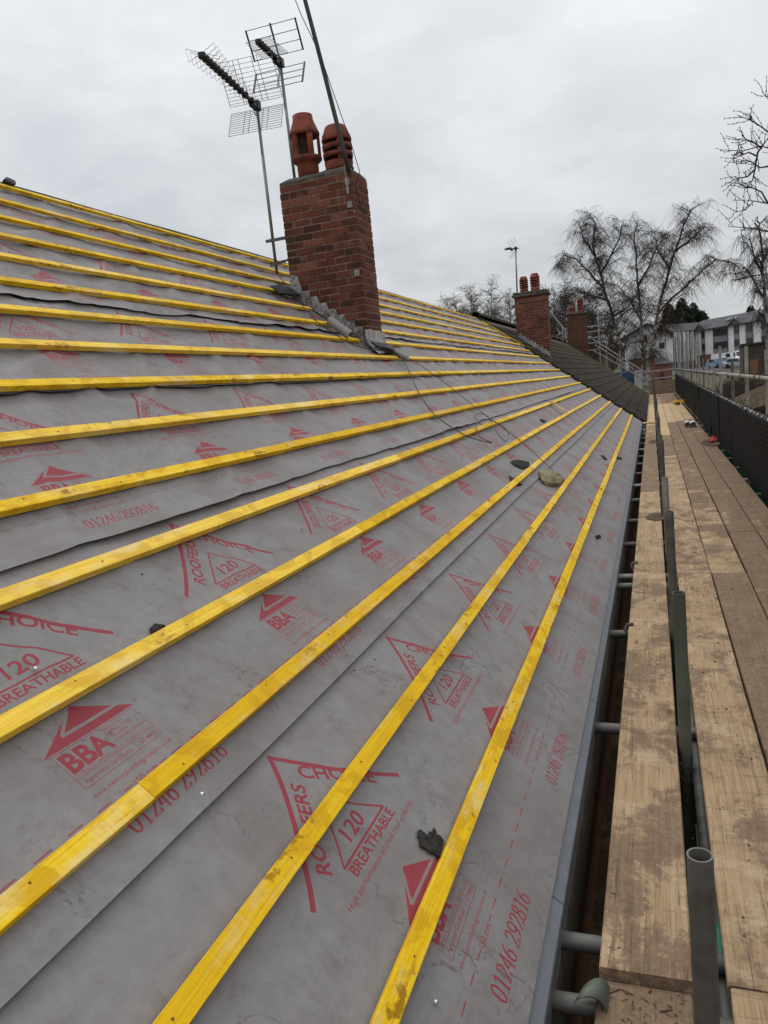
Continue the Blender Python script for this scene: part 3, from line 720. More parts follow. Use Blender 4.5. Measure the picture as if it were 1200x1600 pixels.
# ------------------------------------------------------------------ cables and rubbish lying on the roof
def roofline(pix, r, h=.012, sub=4):
    P = []
    for q in pix: s, y = onroof(q[0], q[1], q[2] if len(q) > 2 else h); P.append(RP(s, y, q[2] if len(q) > 2 else h))
    out = []
    for i in range(len(P) - 1):
        a, b, c, d = P[max(i - 1, 0)], P[i], P[i + 1], P[min(i + 2, len(P) - 1)]
        for k in range(sub):
            t = k / sub; out.append(.5 * (2 * b + (c - a) * t + (2 * a - 5 * b + 4 * c - d) * t * t + (3 * b - a - 3 * c + d) * t ** 3))
    return out + [P[-1]]
o = MB().tube(roofline([(437, 432, .1), (447, 446, .03), (455, 458), (470, 474), (492, 500), (520, 520), (556, 540), (592, 548, .03), (616, 550, .03), (634, 570), (650, 605), (672, 640), (700, 664, .02), (736, 684), (768, 692)], .006), .0045, 6).build('aerial_cable', M_black); tag(o, 'black aerial cable running down past the near chimney and across the battens', 'cable')
o = MB().tube(roofline([(752, 664), (742, 652, .03), (750, 646, .04), (764, 653, .03), (774, 672, .02), (790, 690, .02), (794, 676, .03), (780, 662, .05), (758, 655, .06), (744, 664, .03), (750, 682), (768, 691)], .006), .004, 6).build('cable_loop', M_black); tag(o, 'loose loops at the end of the black cable lying on the battens', 'cable')
o = MB().tube(roofline([(612, 548, .03), (650, 566), (700, 602), (760, 650), (812, 688), (850, 722), (882, 752)], .006), .0035, 5).build('thin_cable', M_black); tag(o, 'thinner dark wire stretching from the near chimney to the lower battens', 'cable')
def chunk(name, pix, h, thick, mat_, label, cat, rough=.004):
    P = []
    for q in pix: s, y = onroof(q[0], q[1], h); P.append((s, y))
    m = MB(); n = len(P); cs, cy = sum(p[0] for p in P) / n, sum(p[1] for p in P) / n
    for (k, hh) in ((1, h), (1, h + thick * .6), (.72, h + thick), (.3, h + thick * 1.1)):
        for s, y in P: m.v.append(tuple(RP(cs + (s - cs) * k + jit(rough), cy + (y - cy) * k + jit(rough), hh + jit(thick * .22))))
    for r in range(3):
        for i in range(n): j = (i + 1) % n; m.f.append((r * n + i, r * n + j, (r + 1) * n + j, (r + 1) * n + i))
    m.f.append(tuple(3 * n + i for i in range(n))); m.f.append(tuple(range(n))[::-1])
    return tag(m.build(name, mat_), label, cat)
U = -.026
chunk('slate_fragment', [(651, 1300), (655, 1297), (657, 1303), (661, 1302), (663, 1308), (668, 1308), (670, 1300), (674, 1301), (676, 1295), (680, 1297), (682, 1305), (687, 1307), (693, 1315), (686, 1342), (678, 1336), (672, 1334), (664, 1327), (656, 1324), (654, 1316), (656, 1312), (652, 1309)], U, .007, M_slate, 'jagged dark slate fragment against the lowest batten', 'slate', .001)
chunk('slate_fragment', [(234, 984), (240, 978), (250, 978), (258, 982), (246, 990), (236, 993)], U, .014, M_slate, 'small black crumb of slate at the upper edge of the fourth batten', 'slate', .002)
chunk('slate_fragment', [(797, 722), (810, 719), (826, 723), (827, 730), (816, 733), (803, 727)], U, .012, M_slate, 'flat dark grey slate piece lying between battens below the cable loops', 'slate', .003)
chunk('slate_fragment', [(795, 744), (801, 748), (806, 757), (816, 758), (812, 760), (800, 757)], U, .012, M_slate, 'thin dark slate sliver under the third batten near the mossy lump', 'slate', .002)
chunk('slate_fragment', [(843, 655), (849, 656), (854, 659), (848, 660)], U, .012, M_slate, 'small dark slate piece below the pale timber offcut', 'slate', .004)
chunk('slate_fragment', [(938, 711), (944, 713), (949, 719), (943, 717)], U, .012, M_slate, 'dark slate shard by the lowest batten toward the far eaves', 'slate', .004)
chunk('slate_fragment', [(962, 713), (970, 715), (972, 718), (965, 717)], U, .012, M_slate, 'dark slate shard lying on the far eaves strip', 'slate', .004)
chunk('slate_fragment', [(930, 838), (937, 836), (939, 840), (932, 842)], U, .012, M_slate, 'tiny dark crumb on the eaves strip beside the printed numbers', 'slate', .002)
chunk('mortar_lump', [(840, 740), (848, 738), (862, 742), (874, 745), (880, 752), (870, 760), (856, 759), (846, 753)], U, .05, M_moss, 'mossy lump of old mortar resting against the second batten', 'mortar', .008)
a_, b_ = onroof(861, 629, .02), onroof(883, 644, .02)
o = MB().bar(RP(*a_, .03), RP(*b_, .03), .10, .022, (ST, 0, CT)).build('timber_offcut', M_offcut); tag(o, 'short pale timber offcut laid across two battens near the neighbouring roof', 'timber')
for k, (q, lab) in enumerate((((316, 1241), 'bright clout nail lying on the underlay lap edge in the foreground'), ((56, 1045), 'bright clout nail lying on the printed number 120 at the left edge'), ((681, 1566), 'small bent pale clip on the underlay at the bottom near the lowest batten'))):
    s, y = onroof(*q, U); m = MB().tube([RP(s, y, U + .001), RP(s, y, U + .003), RP(s, y, U + .006)], [.0058, .0055, .002], 10)
    o = m.build('clout_nail', M_nail); tag(o, lab, 'nail')
crumbs = MB()
for k in range(380):
    s, y = random.uniform(-.25, 4.8), random.uniform(.9, 21) ** 1.0
    r_ = random.uniform(.001, .0042) * .6 * (1 + y * .04); crumbs.box(RP(s, y, U + r_ * .3), (r_ * 2, r_ * random.uniform(1, 3), r_), Matrix.Rotation(random.random() * 6, 3, 'Z'))
o = crumbs.build('roof_grit', M_slate); tag(o, 'dark grit and crumbs scattered over the grey underlay', 'grit', kind='stuff')
o = chunk('ridge_scrap', [(3, 285), (6, 281), (14, 283), (24, 289), (20, 291)], .0, .03, M_blackfelt, 'scrap of black membrane sticking up at the left end of the ridge', 'membrane')
#PART4
# ------------------------------------------------------------------ the neighbouring house with its dark tiled roof
N0, N1 = 21.64, 44.6
nb = thing('terraced_house', (AX - 2.0, 33, 0), 'neighbouring terrace house with dark mossy tiled roof beyond the stripped one', 'house')
GA, TW = .335, .33
def tile_mesh():
    m = MB(); prof = [(-TW / 2, .0), (-TW / 2 + .03, .022), (-TW / 2 + .07, .026), (-TW / 2 + .10, .004), (.02, .002), (.05, .018), (.08, .018), (.11, .0), (TW / 2 + .01, -.002)]
    n = len(prof); top = [(x, y, z + zz2) for x, zz2 in ((.20, .030), (-.20, .0)) for y, z in prof]
    bot = [(.20, y, z + .012) for y, z in prof]
    m.v = top + bot
    for i in range(n - 1): m.f.append((i, i + 1, n + i + 1, n + i)); m.f.append((2 * n + i, 2 * n + i + 1, i + 1, i))
    m.f.append((0, n, 2 * n)); m.f.append((n - 1, 3 * n - 1, 2 * n - 1))
    return m
tm = tile_mesh(); TM = tm.mesh('roof_tile', M_tile)
rest = MB(); Rt = Matrix.Rotation(TH, 3, 'Y'); cnt = 0
ncol = int((N1 - N0) / TW); nrow = 15
for j in range(ncol):
    for i in range(nrow):
        p = RP(EAVE + .10 + i * GA, N0 + TW * (j + .5), .012 + jit(.004)); rz = jit(.012)
        if cnt < 300: inst('roof_tile', TM, p, nb, Matrix.Rotation(TH, 4, 'Y').to_3x3().to_euler()); cnt += 1
        else: rest.add([Rt @ (Matrix.Rotation(rz, 3, 'Z') @ Vector(v)) + p for v in tm.v], tm.f)
tag(rest.build('roof_tiles_beyond', M_tile, nb), kind='stuff')
c = [RP(EAVE, N0, -.05), RP(RIDGE, N0, -.05)]
MB().prism([RP(EAVE, N1, -.02), RP(EAVE, N0, -.02), RP(RIDGE, N0, -.02), RP(RIDGE, N1, -.02)], (0, 0, -.10)).build('roof_deck', M_fascia, nb)
rb = RP(RIDGE, 0, 0)
MB().prism([(rb.x - .002, N1, rb.z), (rb.x - .002, N0, rb.z), (BX, N0, EZ), (BX, N1, EZ)], (0, 0, -.10)).build('roof_back_slope', M_tile, nb)
for k in range(50):
    y = N0 + .23 + k * .456
    if y > N1: break
    m = MB(); n = 7
    for yy_ in (y - .225, y + .225):
        for r_ in (.13, .112):
            for q in range(n): a = math.pi * q / (n - 1); m.v.append((rb.x + r_ * math.cos(a), yy_, rb.z + .0 + r_ * math.sin(a)))
    for q in range(n - 1): m.f += [(q, q + 1, 2 * n + q + 1, 2 * n + q), (q, n + q, n + q + 1, q + 1), (2 * n + q, 2 * n + q + 1, 3 * n + q + 1, 3 * n + q)]
    m.build('ridge_tile', M_tile, nb)
# ragged verge against the stripped roof
for k in range(16):
    s = EAVE + .02 + k * GA; m = MB()
    m.bar(RP(s, N0 - .01 + jit(.006), -.0), RP(min(s + GA - .004, RIDGE), N0 - .01 + jit(.006), .0), .05, .055 + jit(.01), (ST, 0, CT)); m.build('verge_strip', M_blackfelt, nb)
MB().box((EX - .03, (N0 + N1) / 2, EZ - .10), (.022, N1 - N0, .2)).build('fascia_board', M_fascia, nb)
m = MB(); n = 8
for yy_ in (N0 + .02, N1):
    for r_ in (.056, .052):
        for q in range(n): a = math.pi + math.pi * q / (n - 1); m.v.append((EX + .04 + r_ * math.cos(a), yy_, EZ - .02 + r_ * math.sin(a)))
for q in range(n - 1): m.f += [(q, q + 1, 2 * n + q + 1, 2 * n + q), (n + q, n + q + 1, 3 * n + q + 1, 3 * n + q)]
m.build('gutter', M_black, nb)
for xx in (EX - .39, BX + .39): MB().box((xx, (N0 + N1) / 2, (EZ - .2) / 2), (.24, N1 - N0, EZ - .2)).build('wall', M_brickwall, nb)
MB().prism([(EX - .3, N1 - .24, 0), (BX + .3, N1 - .24, 0), (BX + .3, N1 - .24, EZ - .25), (rb.x, N1 - .24, rb.z - .25), (EX - .3, N1 - .24, EZ - .25)], (0, .2, 0)).build('gable_wall', M_brickwall, nb)

# ------------------------------------------------------------------ scaffold
BZ = H0 - 1.48                               # top of the boards
sf = thing('scaffold', (.5, 20, 0), 'tube scaffold along the eaves with weathered timber boards and grey standards', 'scaffold')
SEND = 44.3
ROWS = [(-.195, .03), (.108, .333), (.337, .562), (.566, .791), (.795, 1.02)]
def board(x0, x1, y0, y1, z, m_, tilt=0):
    L = y1 - y0; n = max(2, int(L / .5)); m = MB(); wd = x1 - x0 - .005; ph = random.random() * 90; th_ = .038; e = .004
    for j in range(n + 1):
        y = -L / 2 + L * j / n; a = noise.noise(Vector((y * .4 + ph, ph, 0))) * .003; hh = noise.noise(Vector((y * .35, ph, 4))) * .003
        for X_, Z_ in ((-wd / 2, -th_), (-wd / 2, -e), (-wd / 2 + e, 0), (wd / 2 - e, 0), (wd / 2, -e), (wd / 2, -th_)): m.v.append((X_ + a, y, Z_ + hh))
    for j in range(n):
        for k in range(6): l = (k + 1) % 6; m.f.append((j * 6 + k, j * 6 + l, (j + 1) * 6 + l, (j + 1) * 6 + k))
    m.f.append(tuple(range(6))); m.f.append(tuple(n * 6 + k for k in range(6))[::-1])
    return inst('scaffold_board', m.mesh('scaffold_board', m_), ((x0 + x1) / 2, (y0 + y1) / 2, z), sf, (0, tilt, jit(.0008)))
JO = [[1.725, 5.62, 9.5, 13.4, 17.3], [1.735, 5.62, 9.5, 13.4, 17.3], [-1.0, 5.6, 8.55, 12.45, 16.3], [-.9, 5.62, 7.0, 10.6, 14.5, 17.6], [-.6, 3.3, 7.0, 10.9, 14.8, 17.9]]
for r, (x0, x1) in enumerate(ROWS):
    ys = [-6.2, -2.3 if r < 2 else -2.4] + JO[r] + [20.6 + .3 * r if r else 20.6, 24.4, 28.3, 32.2, 36.1, 40.0, SEND - .3]
    for k, (a, b) in enumerate(zip(ys[:-1], ys[1:])):
        newb = 20.4 < a < 31 or (r == 1 and 16 < a < 18)
        dz = -.026 if (r == 0 and b < 2) else jit(.0025)
        board(x0 + jit(.003), x1 + jit(.003), a + .004, b - .004, BZ + dz, M_newboard if newb else M_dirtshadeboard if (r == 0 and b < 2) else M_muddyboard if (r >= 2 and random.random() < .92) or a > 7 and random.random() < .5 else M_board, jit(.004))
for a, b in zip([-6.2, -2.4, 1.4, 5.3, 9.2, 13.1, 17.0, 20.9, 24.8, 28.7, 32.6, 36.5, 40.4], [-2.4, 1.4, 5.3, 9.2, 13.1, 17.0, 20.9, 24.8, 28.7, 32.6, 36.5, 40.4, SEND]):
    MB().box((1.142, (a + b) / 2, BZ + .06), (.036, b - a - .01, .22)).build('toe_board', M_board, sf)
TR = .0242
def tubeobj(name, a, b, m_, r=TR, n=12, hollow=False):
    m = MB()
    if hollow: m.pipe(a, b, r, .004, 18)
    else: m.tube([a, b], r, n)
    o = m.build(name, m_, sf, False); o.data.shade_smooth() if not hollow else None
    if not hollow:
        try: o.data.set_sharp_from_angle(angle=RD(50))
        except Exception: pass
    return o
def coupler(p, ax1, ax2):
    m = MB(); p = Vector(p)
    for a, o in ((Vector(ax1), -.026), (Vector(ax2), .026)):
        nn = Vector(ax1).cross(Vector(ax2)).normalized(); q = p + nn * o; R = a.to_track_quat('Z', 'Y').to_matrix()
        k = MB().lathe((0, 0, 0), [(.026, -.027), (.033, -.027), (.033, .027), (.026, .027)], 12, True); m.add([R @ Vector(v) + q for v in k.v], k.f)
        sd_ = nn.cross(a).normalized(); m.bar(q + sd_ * .028, q + sd_ * .062, .03, .022, a); m.tube([q + sd_ * .05 - nn * .03, q + sd_ * .05 + nn * .035], .007, 6)
    m.build('coupler', M_steeldark if random.random() < .6 else M_rust, sf)
# inner standards between the first and second boards
INNER = [(-4.6, -.5, .05), (-1.6, -.6, .05), (1.40, -.92, .046), (2.98, -.86, .060), (4.34, -.79, .056), (6.3, -.87, .062), (7.9, -.72, .058), (10.0, -.84, .066), (12.6, -.78, .066), (15.3, -.86, .07), (18.2, -.70, .068), (20.2, -.80, .07), (24.2, -.6, .07), (28.2, -.7, .07), (32.2, -.4, .07), (36.2, -.6, .07), (40.2, -.3, .07), (44.2, -.2, .07)]
for k, (y, z, x) in enumerate(INNER):
    tubeobj('standard', (x + .012, y - .02, 0.02), (x, y, H0 + z), [M_steeldark, M_steelgreen, M_steeldark, M_steel][(k + 2) % 4] if k != 2 else M_steeldark, hollow=True)
    if k != 2: coupler((x + .03, y + .0, BZ - .12), (0, 0, 1), (0, 1, 0))
    coupler((x + .03, y + .02, BZ - .30), (0, 0, 1), (0, 1, 0))
# transoms under the boards
ty = [-5.5, -4.2, -3.0, -1.8, -.6, .5, 1.67, 1.885, 3.21, 4.47, 5.52, 5.78, 6.9, 8.0, 9.3, 10.5, 11.7, 12.9]; t = 14.0
while t < SEND: ty.append(t); t += 1.2
for k, y in enumerate(ty):
    tubeobj('transom', (-.315 + (0 if k % 4 else .0) + jit(.012), y, BZ - .064), (1.32, y + jit(.02), BZ - .066), [M_steeldark, M_steeldark, M_steelgreen, M_steel][k % 4] if y > 2.5 else M_steeldark)
for x, z in ((.105, BZ - .115), (1.2, BZ - .115), (.105, BZ - 2.1), (1.2, BZ - 2.1)):
    ylist = [-6.2, -2.1, 4.0, 10.1, 16.2, 22.3, 28.4, 34.5, SEND + .2]
    for a, b in zip(ylist[:-1], ylist[1:]): tubeobj('ledger', (x, a, z), (x, b, z), M_steeldark)
# board-end clip: a bent pale plate hooked over the board by the nearest transom
m = MB(); n = 9
for yy_ in (1.61, 1.69):
    for k in range(n):
        a = -.6 + 3.0 * k / (n - 1); r_ = .046 - .012 * (yy_ > 1.65)
        m.v.append((-.208 + r_ * 1.0 * math.cos(a) + (.012 if yy_ > 1.65 else 0), yy_ + .012 * math.sin(k * .6), BZ - .045 + r_ * 1.5 * math.sin(a)))
for k in range(n - 1): m.f.append((k, k + 1, n + k + 1, n + k))
m.v += [(x_ * .0 + x_ - .004, y_, z_ - .005) for x_, y_, z_ in m.v[:2 * n]]; m.f += [(2 * n + n + k, 2 * n + n + k + 1, 2 * n + k + 1, 2 * n + k) for k in range(n - 1)] + [(k + 1, k, 2 * n + k, 2 * n + k + 1) for k in range(n - 1)] + [(n + k, n + k + 1, 3 * n + k + 1, 3 * n + k) for k in range(n - 1)]
m.build('board_clip', M_steelgreen, sf, True)
for y in (4.40, 5.9):
    MB().tube([(-.20, y, BZ - .05), (-.212, y + .01, BZ - .01), (-.20, y + .02, BZ + .012), (-.165, y + .03, BZ + .012)], .009, 6).build('board_clip', M_steeldark, sf)
# boarded lower lift added to block light; darker board colour imitates the slot's shade
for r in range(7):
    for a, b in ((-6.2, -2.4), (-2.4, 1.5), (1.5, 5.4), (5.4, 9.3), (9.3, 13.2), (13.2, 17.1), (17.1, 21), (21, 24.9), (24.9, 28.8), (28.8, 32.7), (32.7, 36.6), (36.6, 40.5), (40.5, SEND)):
        board(-.52 + .23 * r, -.295 + .23 * r, a + .004, b - .004, BZ - 2.0, M_dirtshadeboard)
MB().box((1.27, (SEND - 6.2) / 2, BZ - 1.07), (.006, SEND + 6.2, 1.86)).build('light_block_netting', M_green, sf)  # sheet added to keep daylight out of the gap beside the eaves
MB().box((.5, -6.25, BZ - 1.07), (1.9, .006, 1.86)).build('light_block_netting', M_green, sf)  # unseen sheet added to close the near end against light
# outer standards and the double guard rail
OUT = [(-4.6, .2), (-2.6, .1), (-.6, .15), (1.4, .2), (3.4, .2), (5.4, .1), (7.4, .0), (9.43, .06), (11.45, .15), (13.39, -.05), (15.68, .26), (17.33, -.02), (18.9, .04), (20.6, .1), (22.1, .55), (23.6, .5), (25.2, .9), (26.9, .4), (28.6, 1.1), (30.3, .8), (32.1, 1.3), (33.9, .9), (35.8, 1.5), (37.7, 1.2), (39.6, 1.6), (41.6, 1.4), (43.6, 1.7)]
def rz1(y): return H0 - .735 + .0055 * y
def rz2(y): return H0 - .255 + .0012 * y
for k, (y, z) in enumerate(OUT):
    tubeobj('standard', (1.215 + jit(.012), y + jit(.02), .02), (1.205 + jit(.015), y, H0 + z), M_steel if k % 4 != 1 else M_rust if k % 5 == 0 else M_steeldark, n=12)
    coupler((1.178, y, rz1(y) + .0), (0, 0, 1), (0, 1, 0)); coupler((1.178, y, rz2(y)), (0, 0, 1), (0, 1, 0))
for fz, nm in ((rz1, 'guard_rail'), (rz2, 'guard_rail')):
    yl = [-6.2, -2.3, 3.8, 9.9, 16.0, 22.1, 28.2, 34.3, SEND + .1]
    for a, b in zip(yl[:-1], yl[1:]): tubeobj(nm, (1.15, a, fz(a)), (1.15, b + .02, fz(b)), M_steel)
    for y in yl[3:6]: MB().tube([(1.15, y - .06, fz(y)), (1.15, y + .06, fz(y))], .032, 10).build('sleeve_coupler', M_rust, sf)
# stop end: stacked boards and an end rail
for k in range(3): MB().box((.52 + jit(.02), SEND - .05 + .01 * k, BZ + .13 + k * .232), (1.35, .038, .225)).build('stop_board', M_sleeper, sf)
tubeobj('guard_rail', (-.3, SEND + .02, BZ + .82), (1.3, SEND + .02, BZ + .86), M_steel); tubeobj('guard_rail', (-.3, SEND + .02, BZ + 1.24), (1.3, SEND + .02, BZ + 1.27), M_steel)
tubeobj('transom', (-.28, 20.9, BZ + .05), (.10, 20.9, BZ + .05), M_offcut, .03)

# black plastic brick guards hooked over the lower guard rail
bgm = MB(); GL, GH = 2.06, .80
for k in range(33): bgm.box((0, -GL / 2 + GL * k / 32, 0), (.014, .046, GH))
for k in range(15): bgm.box((-.002, 0, -GH / 2 + GH * k / 14), (.018, GL, .038 if k % 7 else .056))
BGM = bgm.mesh('guard_panel', M_guard)
hk = MB().lathe((0, 0, 0), [(.027, -.02), (.037, -.02), (.037, .02), (.027, .02)], 12, True); hk.v = [(p[0], p[2], p[1]) for p in hk.v]; hk.box((-.03, 0, -.05), (.012, .035, .09)); HKM = hk.mesh('hook', M_black)
y = -4.98
while y < SEND - 1.5:
    zc = rz1(y) - .025 - GH / 2 + .0; th = thing('brick_guard', (1.10, y, zc), 'black plastic mesh brick guard hooked over the lower scaffold rail', 'brick guard', 'brick guards along the scaffold')
    inst('guard_panel', BGM, (1.112 + jit(.006), y, zc), th, (0, jit(.02), jit(.006)))
    for q in (-.95, -.55, -.42, 0, .3, .55, .92): inst('hook', HKM, (1.15, y + q + jit(.03), rz1(y)), th, (0, 0, jit(.1)))
    y += GL + .02

# things lying on the scaffold
rub = MB()
for k in range(320):
    y, x = random.uniform(1.15, 1.71), random.uniform(-.17, .02); r_ = random.choice((.0007, .001, .0013, .0022))
    rub.box((x, y, BZ - .0255 + r_ * .5), (r_ * random.choice((1, 2, 3, 5, 14)), r_ * random.uniform(1, 2), r_), Matrix.Rotation(random.random() * 6, 3, 'Z'))
for k in range(700):
    y, x = 1.8 + 18 * random.random() ** 1.5, random.uniform(-.18, 1.0); r_ = random.uniform(.001, .005) * (1 + y * .03)
    r_ *= .55; rub.box((x, y, BZ + .001 + r_ * .5), (r_ * random.uniform(1, 4), r_ * random.uniform(1, 3), r_), Matrix.Rotation(random.random() * 6, 3, 'Z'))
tag(rub.build('board_grit', M_soil), 'crumbs of earth and mortar scattered over the scaffold boards', 'grit', kind='stuff')
for px, py, sx, sy, lab in ((1020, 690, .16, .28, 'heap of dirt at the end of the first scaffold board past the fresh boards'), (1025, 808, .20, .16, 'small patch of spilled dirt on the inner scaffold board'), (1110, 692, .30, .5, 'loose dirt spread near the brick guards before the fresh boards')):
    c_ = WZ(px, py, BZ); m = MB(); n = 12
    for r_ in range(4):
        for k in range(n): a = 2 * math.pi * k / n; m.v.append((c_.x + sx * .5 * (1 - r_ / 3.2) * math.cos(a) + jit(.01), c_.y + sy * (1 - r_ / 3.2) * math.sin(a) * 1.4 + jit(.02), BZ + .004 + .012 * r_ / 3 + (jit(.003) if r_ else 0)))
    for r_ in range(3):
        for k in range(n): j = (k + 1) % n; m.f.append((r_ * n + k, r_ * n + j, (r_ + 1) * n + j, (r_ + 1) * n + k))
    m.f.append(tuple(3 * n + k for k in range(n))); tag(m.build('dirt_heap', M_soil), lab, 'dirt', kind='stuff')
for px, lab in ((1074, 'left of the two short grey pipe offcuts lying on the scaffold boards'), (1083, 'right of the two short grey pipe offcuts by the brick guards')):
    c_ = WZ(px, 664, BZ + .06); m = MB().pipe((c_.x, c_.y - .0, BZ + .07), (c_.x + .02, c_.y + .55, BZ + .07), .062, .005, 16); tag(m.build('pipe_offcut', M_white), lab, 'pipe')
c_ = WZ(1060, 632, BZ); tl = thing('power_tool', (c_.x, c_.y, BZ), 'yellow and black power tool lying on the fresh pale boards', 'power tool')
MB().bar((c_.x - .15, c_.y + .3, BZ + .10), (c_.x + .22, c_.y - .1, BZ + .12), .10, .11).build('tool_body', M_yellow, tl); MB().bar((c_.x - .05, c_.y - .05, BZ + .05), (c_.x + .0, c_.y - .4, BZ + .05), .09, .09).build('tool_handle', M_black, tl)
MB().box((c_.x - .1, c_.y + .36, BZ + .08), (.14, .2, .15), None, .02).build('tool_head', M_yellow, tl)
c_ = WZ(1114, 691, BZ); m = MB()
for k in range(3): m.bar((c_.x + jit(.05), c_.y + jit(.2), BZ + .02 + .015 * k), (c_.x + .06 + jit(.03), c_.y + .25 + jit(.2), BZ + .03 + .015 * k), .07, .02)
tag(m.build('red_rag', M_red), 'crumpled red scrap at the foot of the brick guards', 'rag')
o = MB().box((.10, 1.9, BZ - .35), (.14, .5, .5), Matrix.Rotation(.3, 3, 'X'), .06).build('green_sheet', M_green); tag(o, 'green sheeting glimpsed in the slot between boards by the nearest standard', 'sheeting')
#PART5
# ------------------------------------------------------------------ ground, buildings and vehicles behind
def gz(x, y):
    base = 5.3 * smooth(38, 150, y); bank = 3.9 * smooth(13, 25, y) * smooth(1.9, 4.6, x)
    hill = 16 * smooth(260, 520, y)
    return max(base, bank) + .12 * noise.noise(Vector((x * .25, y * .25, 0))) * smooth(2, 5, abs(x - .5)) + hill
xs = sorted(set([-600, -300, -150, -80, -50, -30] + [-20 + k for k in range(0, 18, 2)] + [-2 + .6 * k for k in range(40)] + [23 + 4 * k for k in range(20)] + [140, 200, 300, 450, 700]))
ys = sorted(set([-120, -40, -10] + [2 * k for k in range(35)] + [72 + 6 * k for k in range(30)] + [280, 340, 420, 520, 700, 1000]))
m = MB(); m.v = [(x, y, gz(x, y)) for y in ys for x in xs]; nx = len(xs)
m.f = [(j * nx + i, j * nx + i + 1, (j + 1) * nx + i + 1, (j + 1) * nx + i) for j in range(len(ys) - 1) for i in range(nx - 1)]
def f_ground(t, b):
    wv = world(t); n = t.noise(wv, .5, 6, .65); n2 = t.noise(wv, 6, 5, .7)
    col = t.mix(t.ramp(n, .42, .62), t.mix(n2, (.05, .052, .02), (.10, .095, .04)), t.mix(n2, (.07, .05, .032), (.13, .10, .06)))
    t.put(b.inputs['Base Color'], col); b.inputs['Roughness'].default_value = .95; t.put(b.inputs['Normal'], t.bump(n2, .8, .05))
o = m.build('ground', mat('rough_grass_and_earth', f_ground), None, True); tag(o, 'rough grass and bare earth rising behind the terrace', kind='structure')
gr = MB()
for k in range(9000):
    y = random.uniform(15, 42); x = random.uniform(2.2, 4 + (y - 12) * .30); z = gz(x, y); a = random.random() * 6.3; hgt = random.uniform(.05, .2)
    d = Vector((math.cos(a), math.sin(a), 0)); gr.add([Vector((x, y, z - .02)) - d * .03, Vector((x, y, z - .02)) + d * .03, Vector((x + jit(.08), y + jit(.08), z + hgt))], [(0, 1, 2)])
o = gr.build('grass', plain('dry_grass', (.11, .105, .045), .9, 0, .5, .8, 0)); tag(o, 'straggly yellow green grass on the bank beyond the scaffold', 'grass', kind='stuff')
def f_asphalt(t, b):
    n = t.noise(world(t), 3, 6, .7); t.put(b.inputs['Base Color'], t.mix(n, (.04, .04, .042), (.075, .073, .072))); b.inputs['Roughness'].default_value = .85
M_asphalt = mat('asphalt', f_asphalt)
m = MB(); cx0 = WY(1085, 565, 140).x
X_ = [cx0 - 6 + 3 * k for k in range(22)]; Y_ = [126 + 4 * k for k in range(11)]
m.v = [(x, y, gz(x, y) + .06) for y in Y_ for x in X_]; m.f = [(j * 22 + i, j * 22 + i + 1, (j + 1) * 22 + i + 1, (j + 1) * 22 + i) for j in range(10) for i in range(21)]
tag(m.build('car_park', M_asphalt), 'asphalt car park in front of the apartment block', kind='structure')
# low sleeper retaining wall on the bank
sw = thing('retaining_wall', (3.5, 26, gz(3.5, 26)), 'low weathered timber sleeper wall edging the grassy bank beyond the scaffold', 'retaining wall')
pa, pb = WY(1118, 640, 30), WY(1215, 600, 24)
for k in range(3):
    for q in range(3):
        a = pa + (pb - pa) * q / 3; b = pa + (pb - pa) * (q + 1) / 3; off = Vector((0, 0, -.20 * k + .02))
        MB().bar(a + off, b + off - (pb - pa).normalized() * .02, .12, .19).build('sleeper', M_sleeper, sw)

M_render = plain('white_cladding', (.64, .645, .65), .7, 0, .2, 2, .05); M_panel = plain('grey_panel', (.17, .175, .19), .6, 0, .15, 2, 0)
M_glass = plain('dark_glass', (.018, .021, .025), .15, 0, .2, 3, 0, .6); M_frame = plain('window_frame', (.03, .03, .032), .5, 0, .1, 3, 0)
M_slateroof = plain('grey_slate_roof', (.062, .063, .068), .8, 0, .3, 1.5, .2); M_darktrim = plain('dark_trim', (.03, .03, .032), .6, 0, .2, 3, 0)
# apartment block
A = WY(1066, 566, 186); B = WY(1228, 553, 160); A.z = B.z = min(gz(A.x, A.y), gz(B.x, B.y)) - .2
t_ = (B - A); LEN = t_.length; t_.normalize(); nrm = Vector((t_.y, -t_.x, 0)); UZ = Vector((0, 0, 1)); Rf = Matrix((t_, -nrm, UZ)).transposed()
def F(u, d, z): return A + t_ * u + nrm * d + UZ * z
def U_(px): return (px - 1066) / 162 * LEN
ap = thing('apartment_block', F(LEN / 2, 0, 0), 'three storey apartment block with white and grey cladding over a red brick ground floor', 'building')
EV = 8.1
MB().box(F(LEN / 2, -6, 1.4), (LEN, 12, 2.8), Rf).build('brick_base', M_brickwall, ap)
MB().box(F(LEN / 2, -6, 5.55), (LEN, 12, 5.5), Rf).build('wall', M_render, ap)
def strip(a, b, z0, z1, mt, name, d=.06): return MB().box(F(U_((a + b) / 2), d / 2 + .004, (z0 + z1) / 2), (U_(b) - U_(a), d, z1 - z0), Rf).build(name, mt, ap)
def window(a, b, z0, z1, n=2):
    f = strip(a, b, z0, z1, M_frame, 'window', .14)
    for k in range(n):
        q0, q1 = a + (b - a) * (k + .08) / n, a + (b - a) * (k + .92) / n
        MB().box(F(U_((q0 + q1) / 2), .15, (z0 + z1) / 2), (U_(q1) - U_(q0), .02, (z1 - z0) * .84), Rf).build('pane', M_glass, f)
for a, b, n in ((1073, 1078, 2), (1084, 1090, 2), (1104, 1108.6, 2), (1123.8, 1145.6, 6), (1156, 1164, 2), (1175, 1183.5, 2), (1196, 1203, 2), (1212, 1219, 2)):
    strip(a, b, 2.85, EV - .1, M_panel, 'grey_panel')
    for z0 in (3.75, 6.35):
        window(a + .3, b - .3, z0, z0 + 1.35, n)
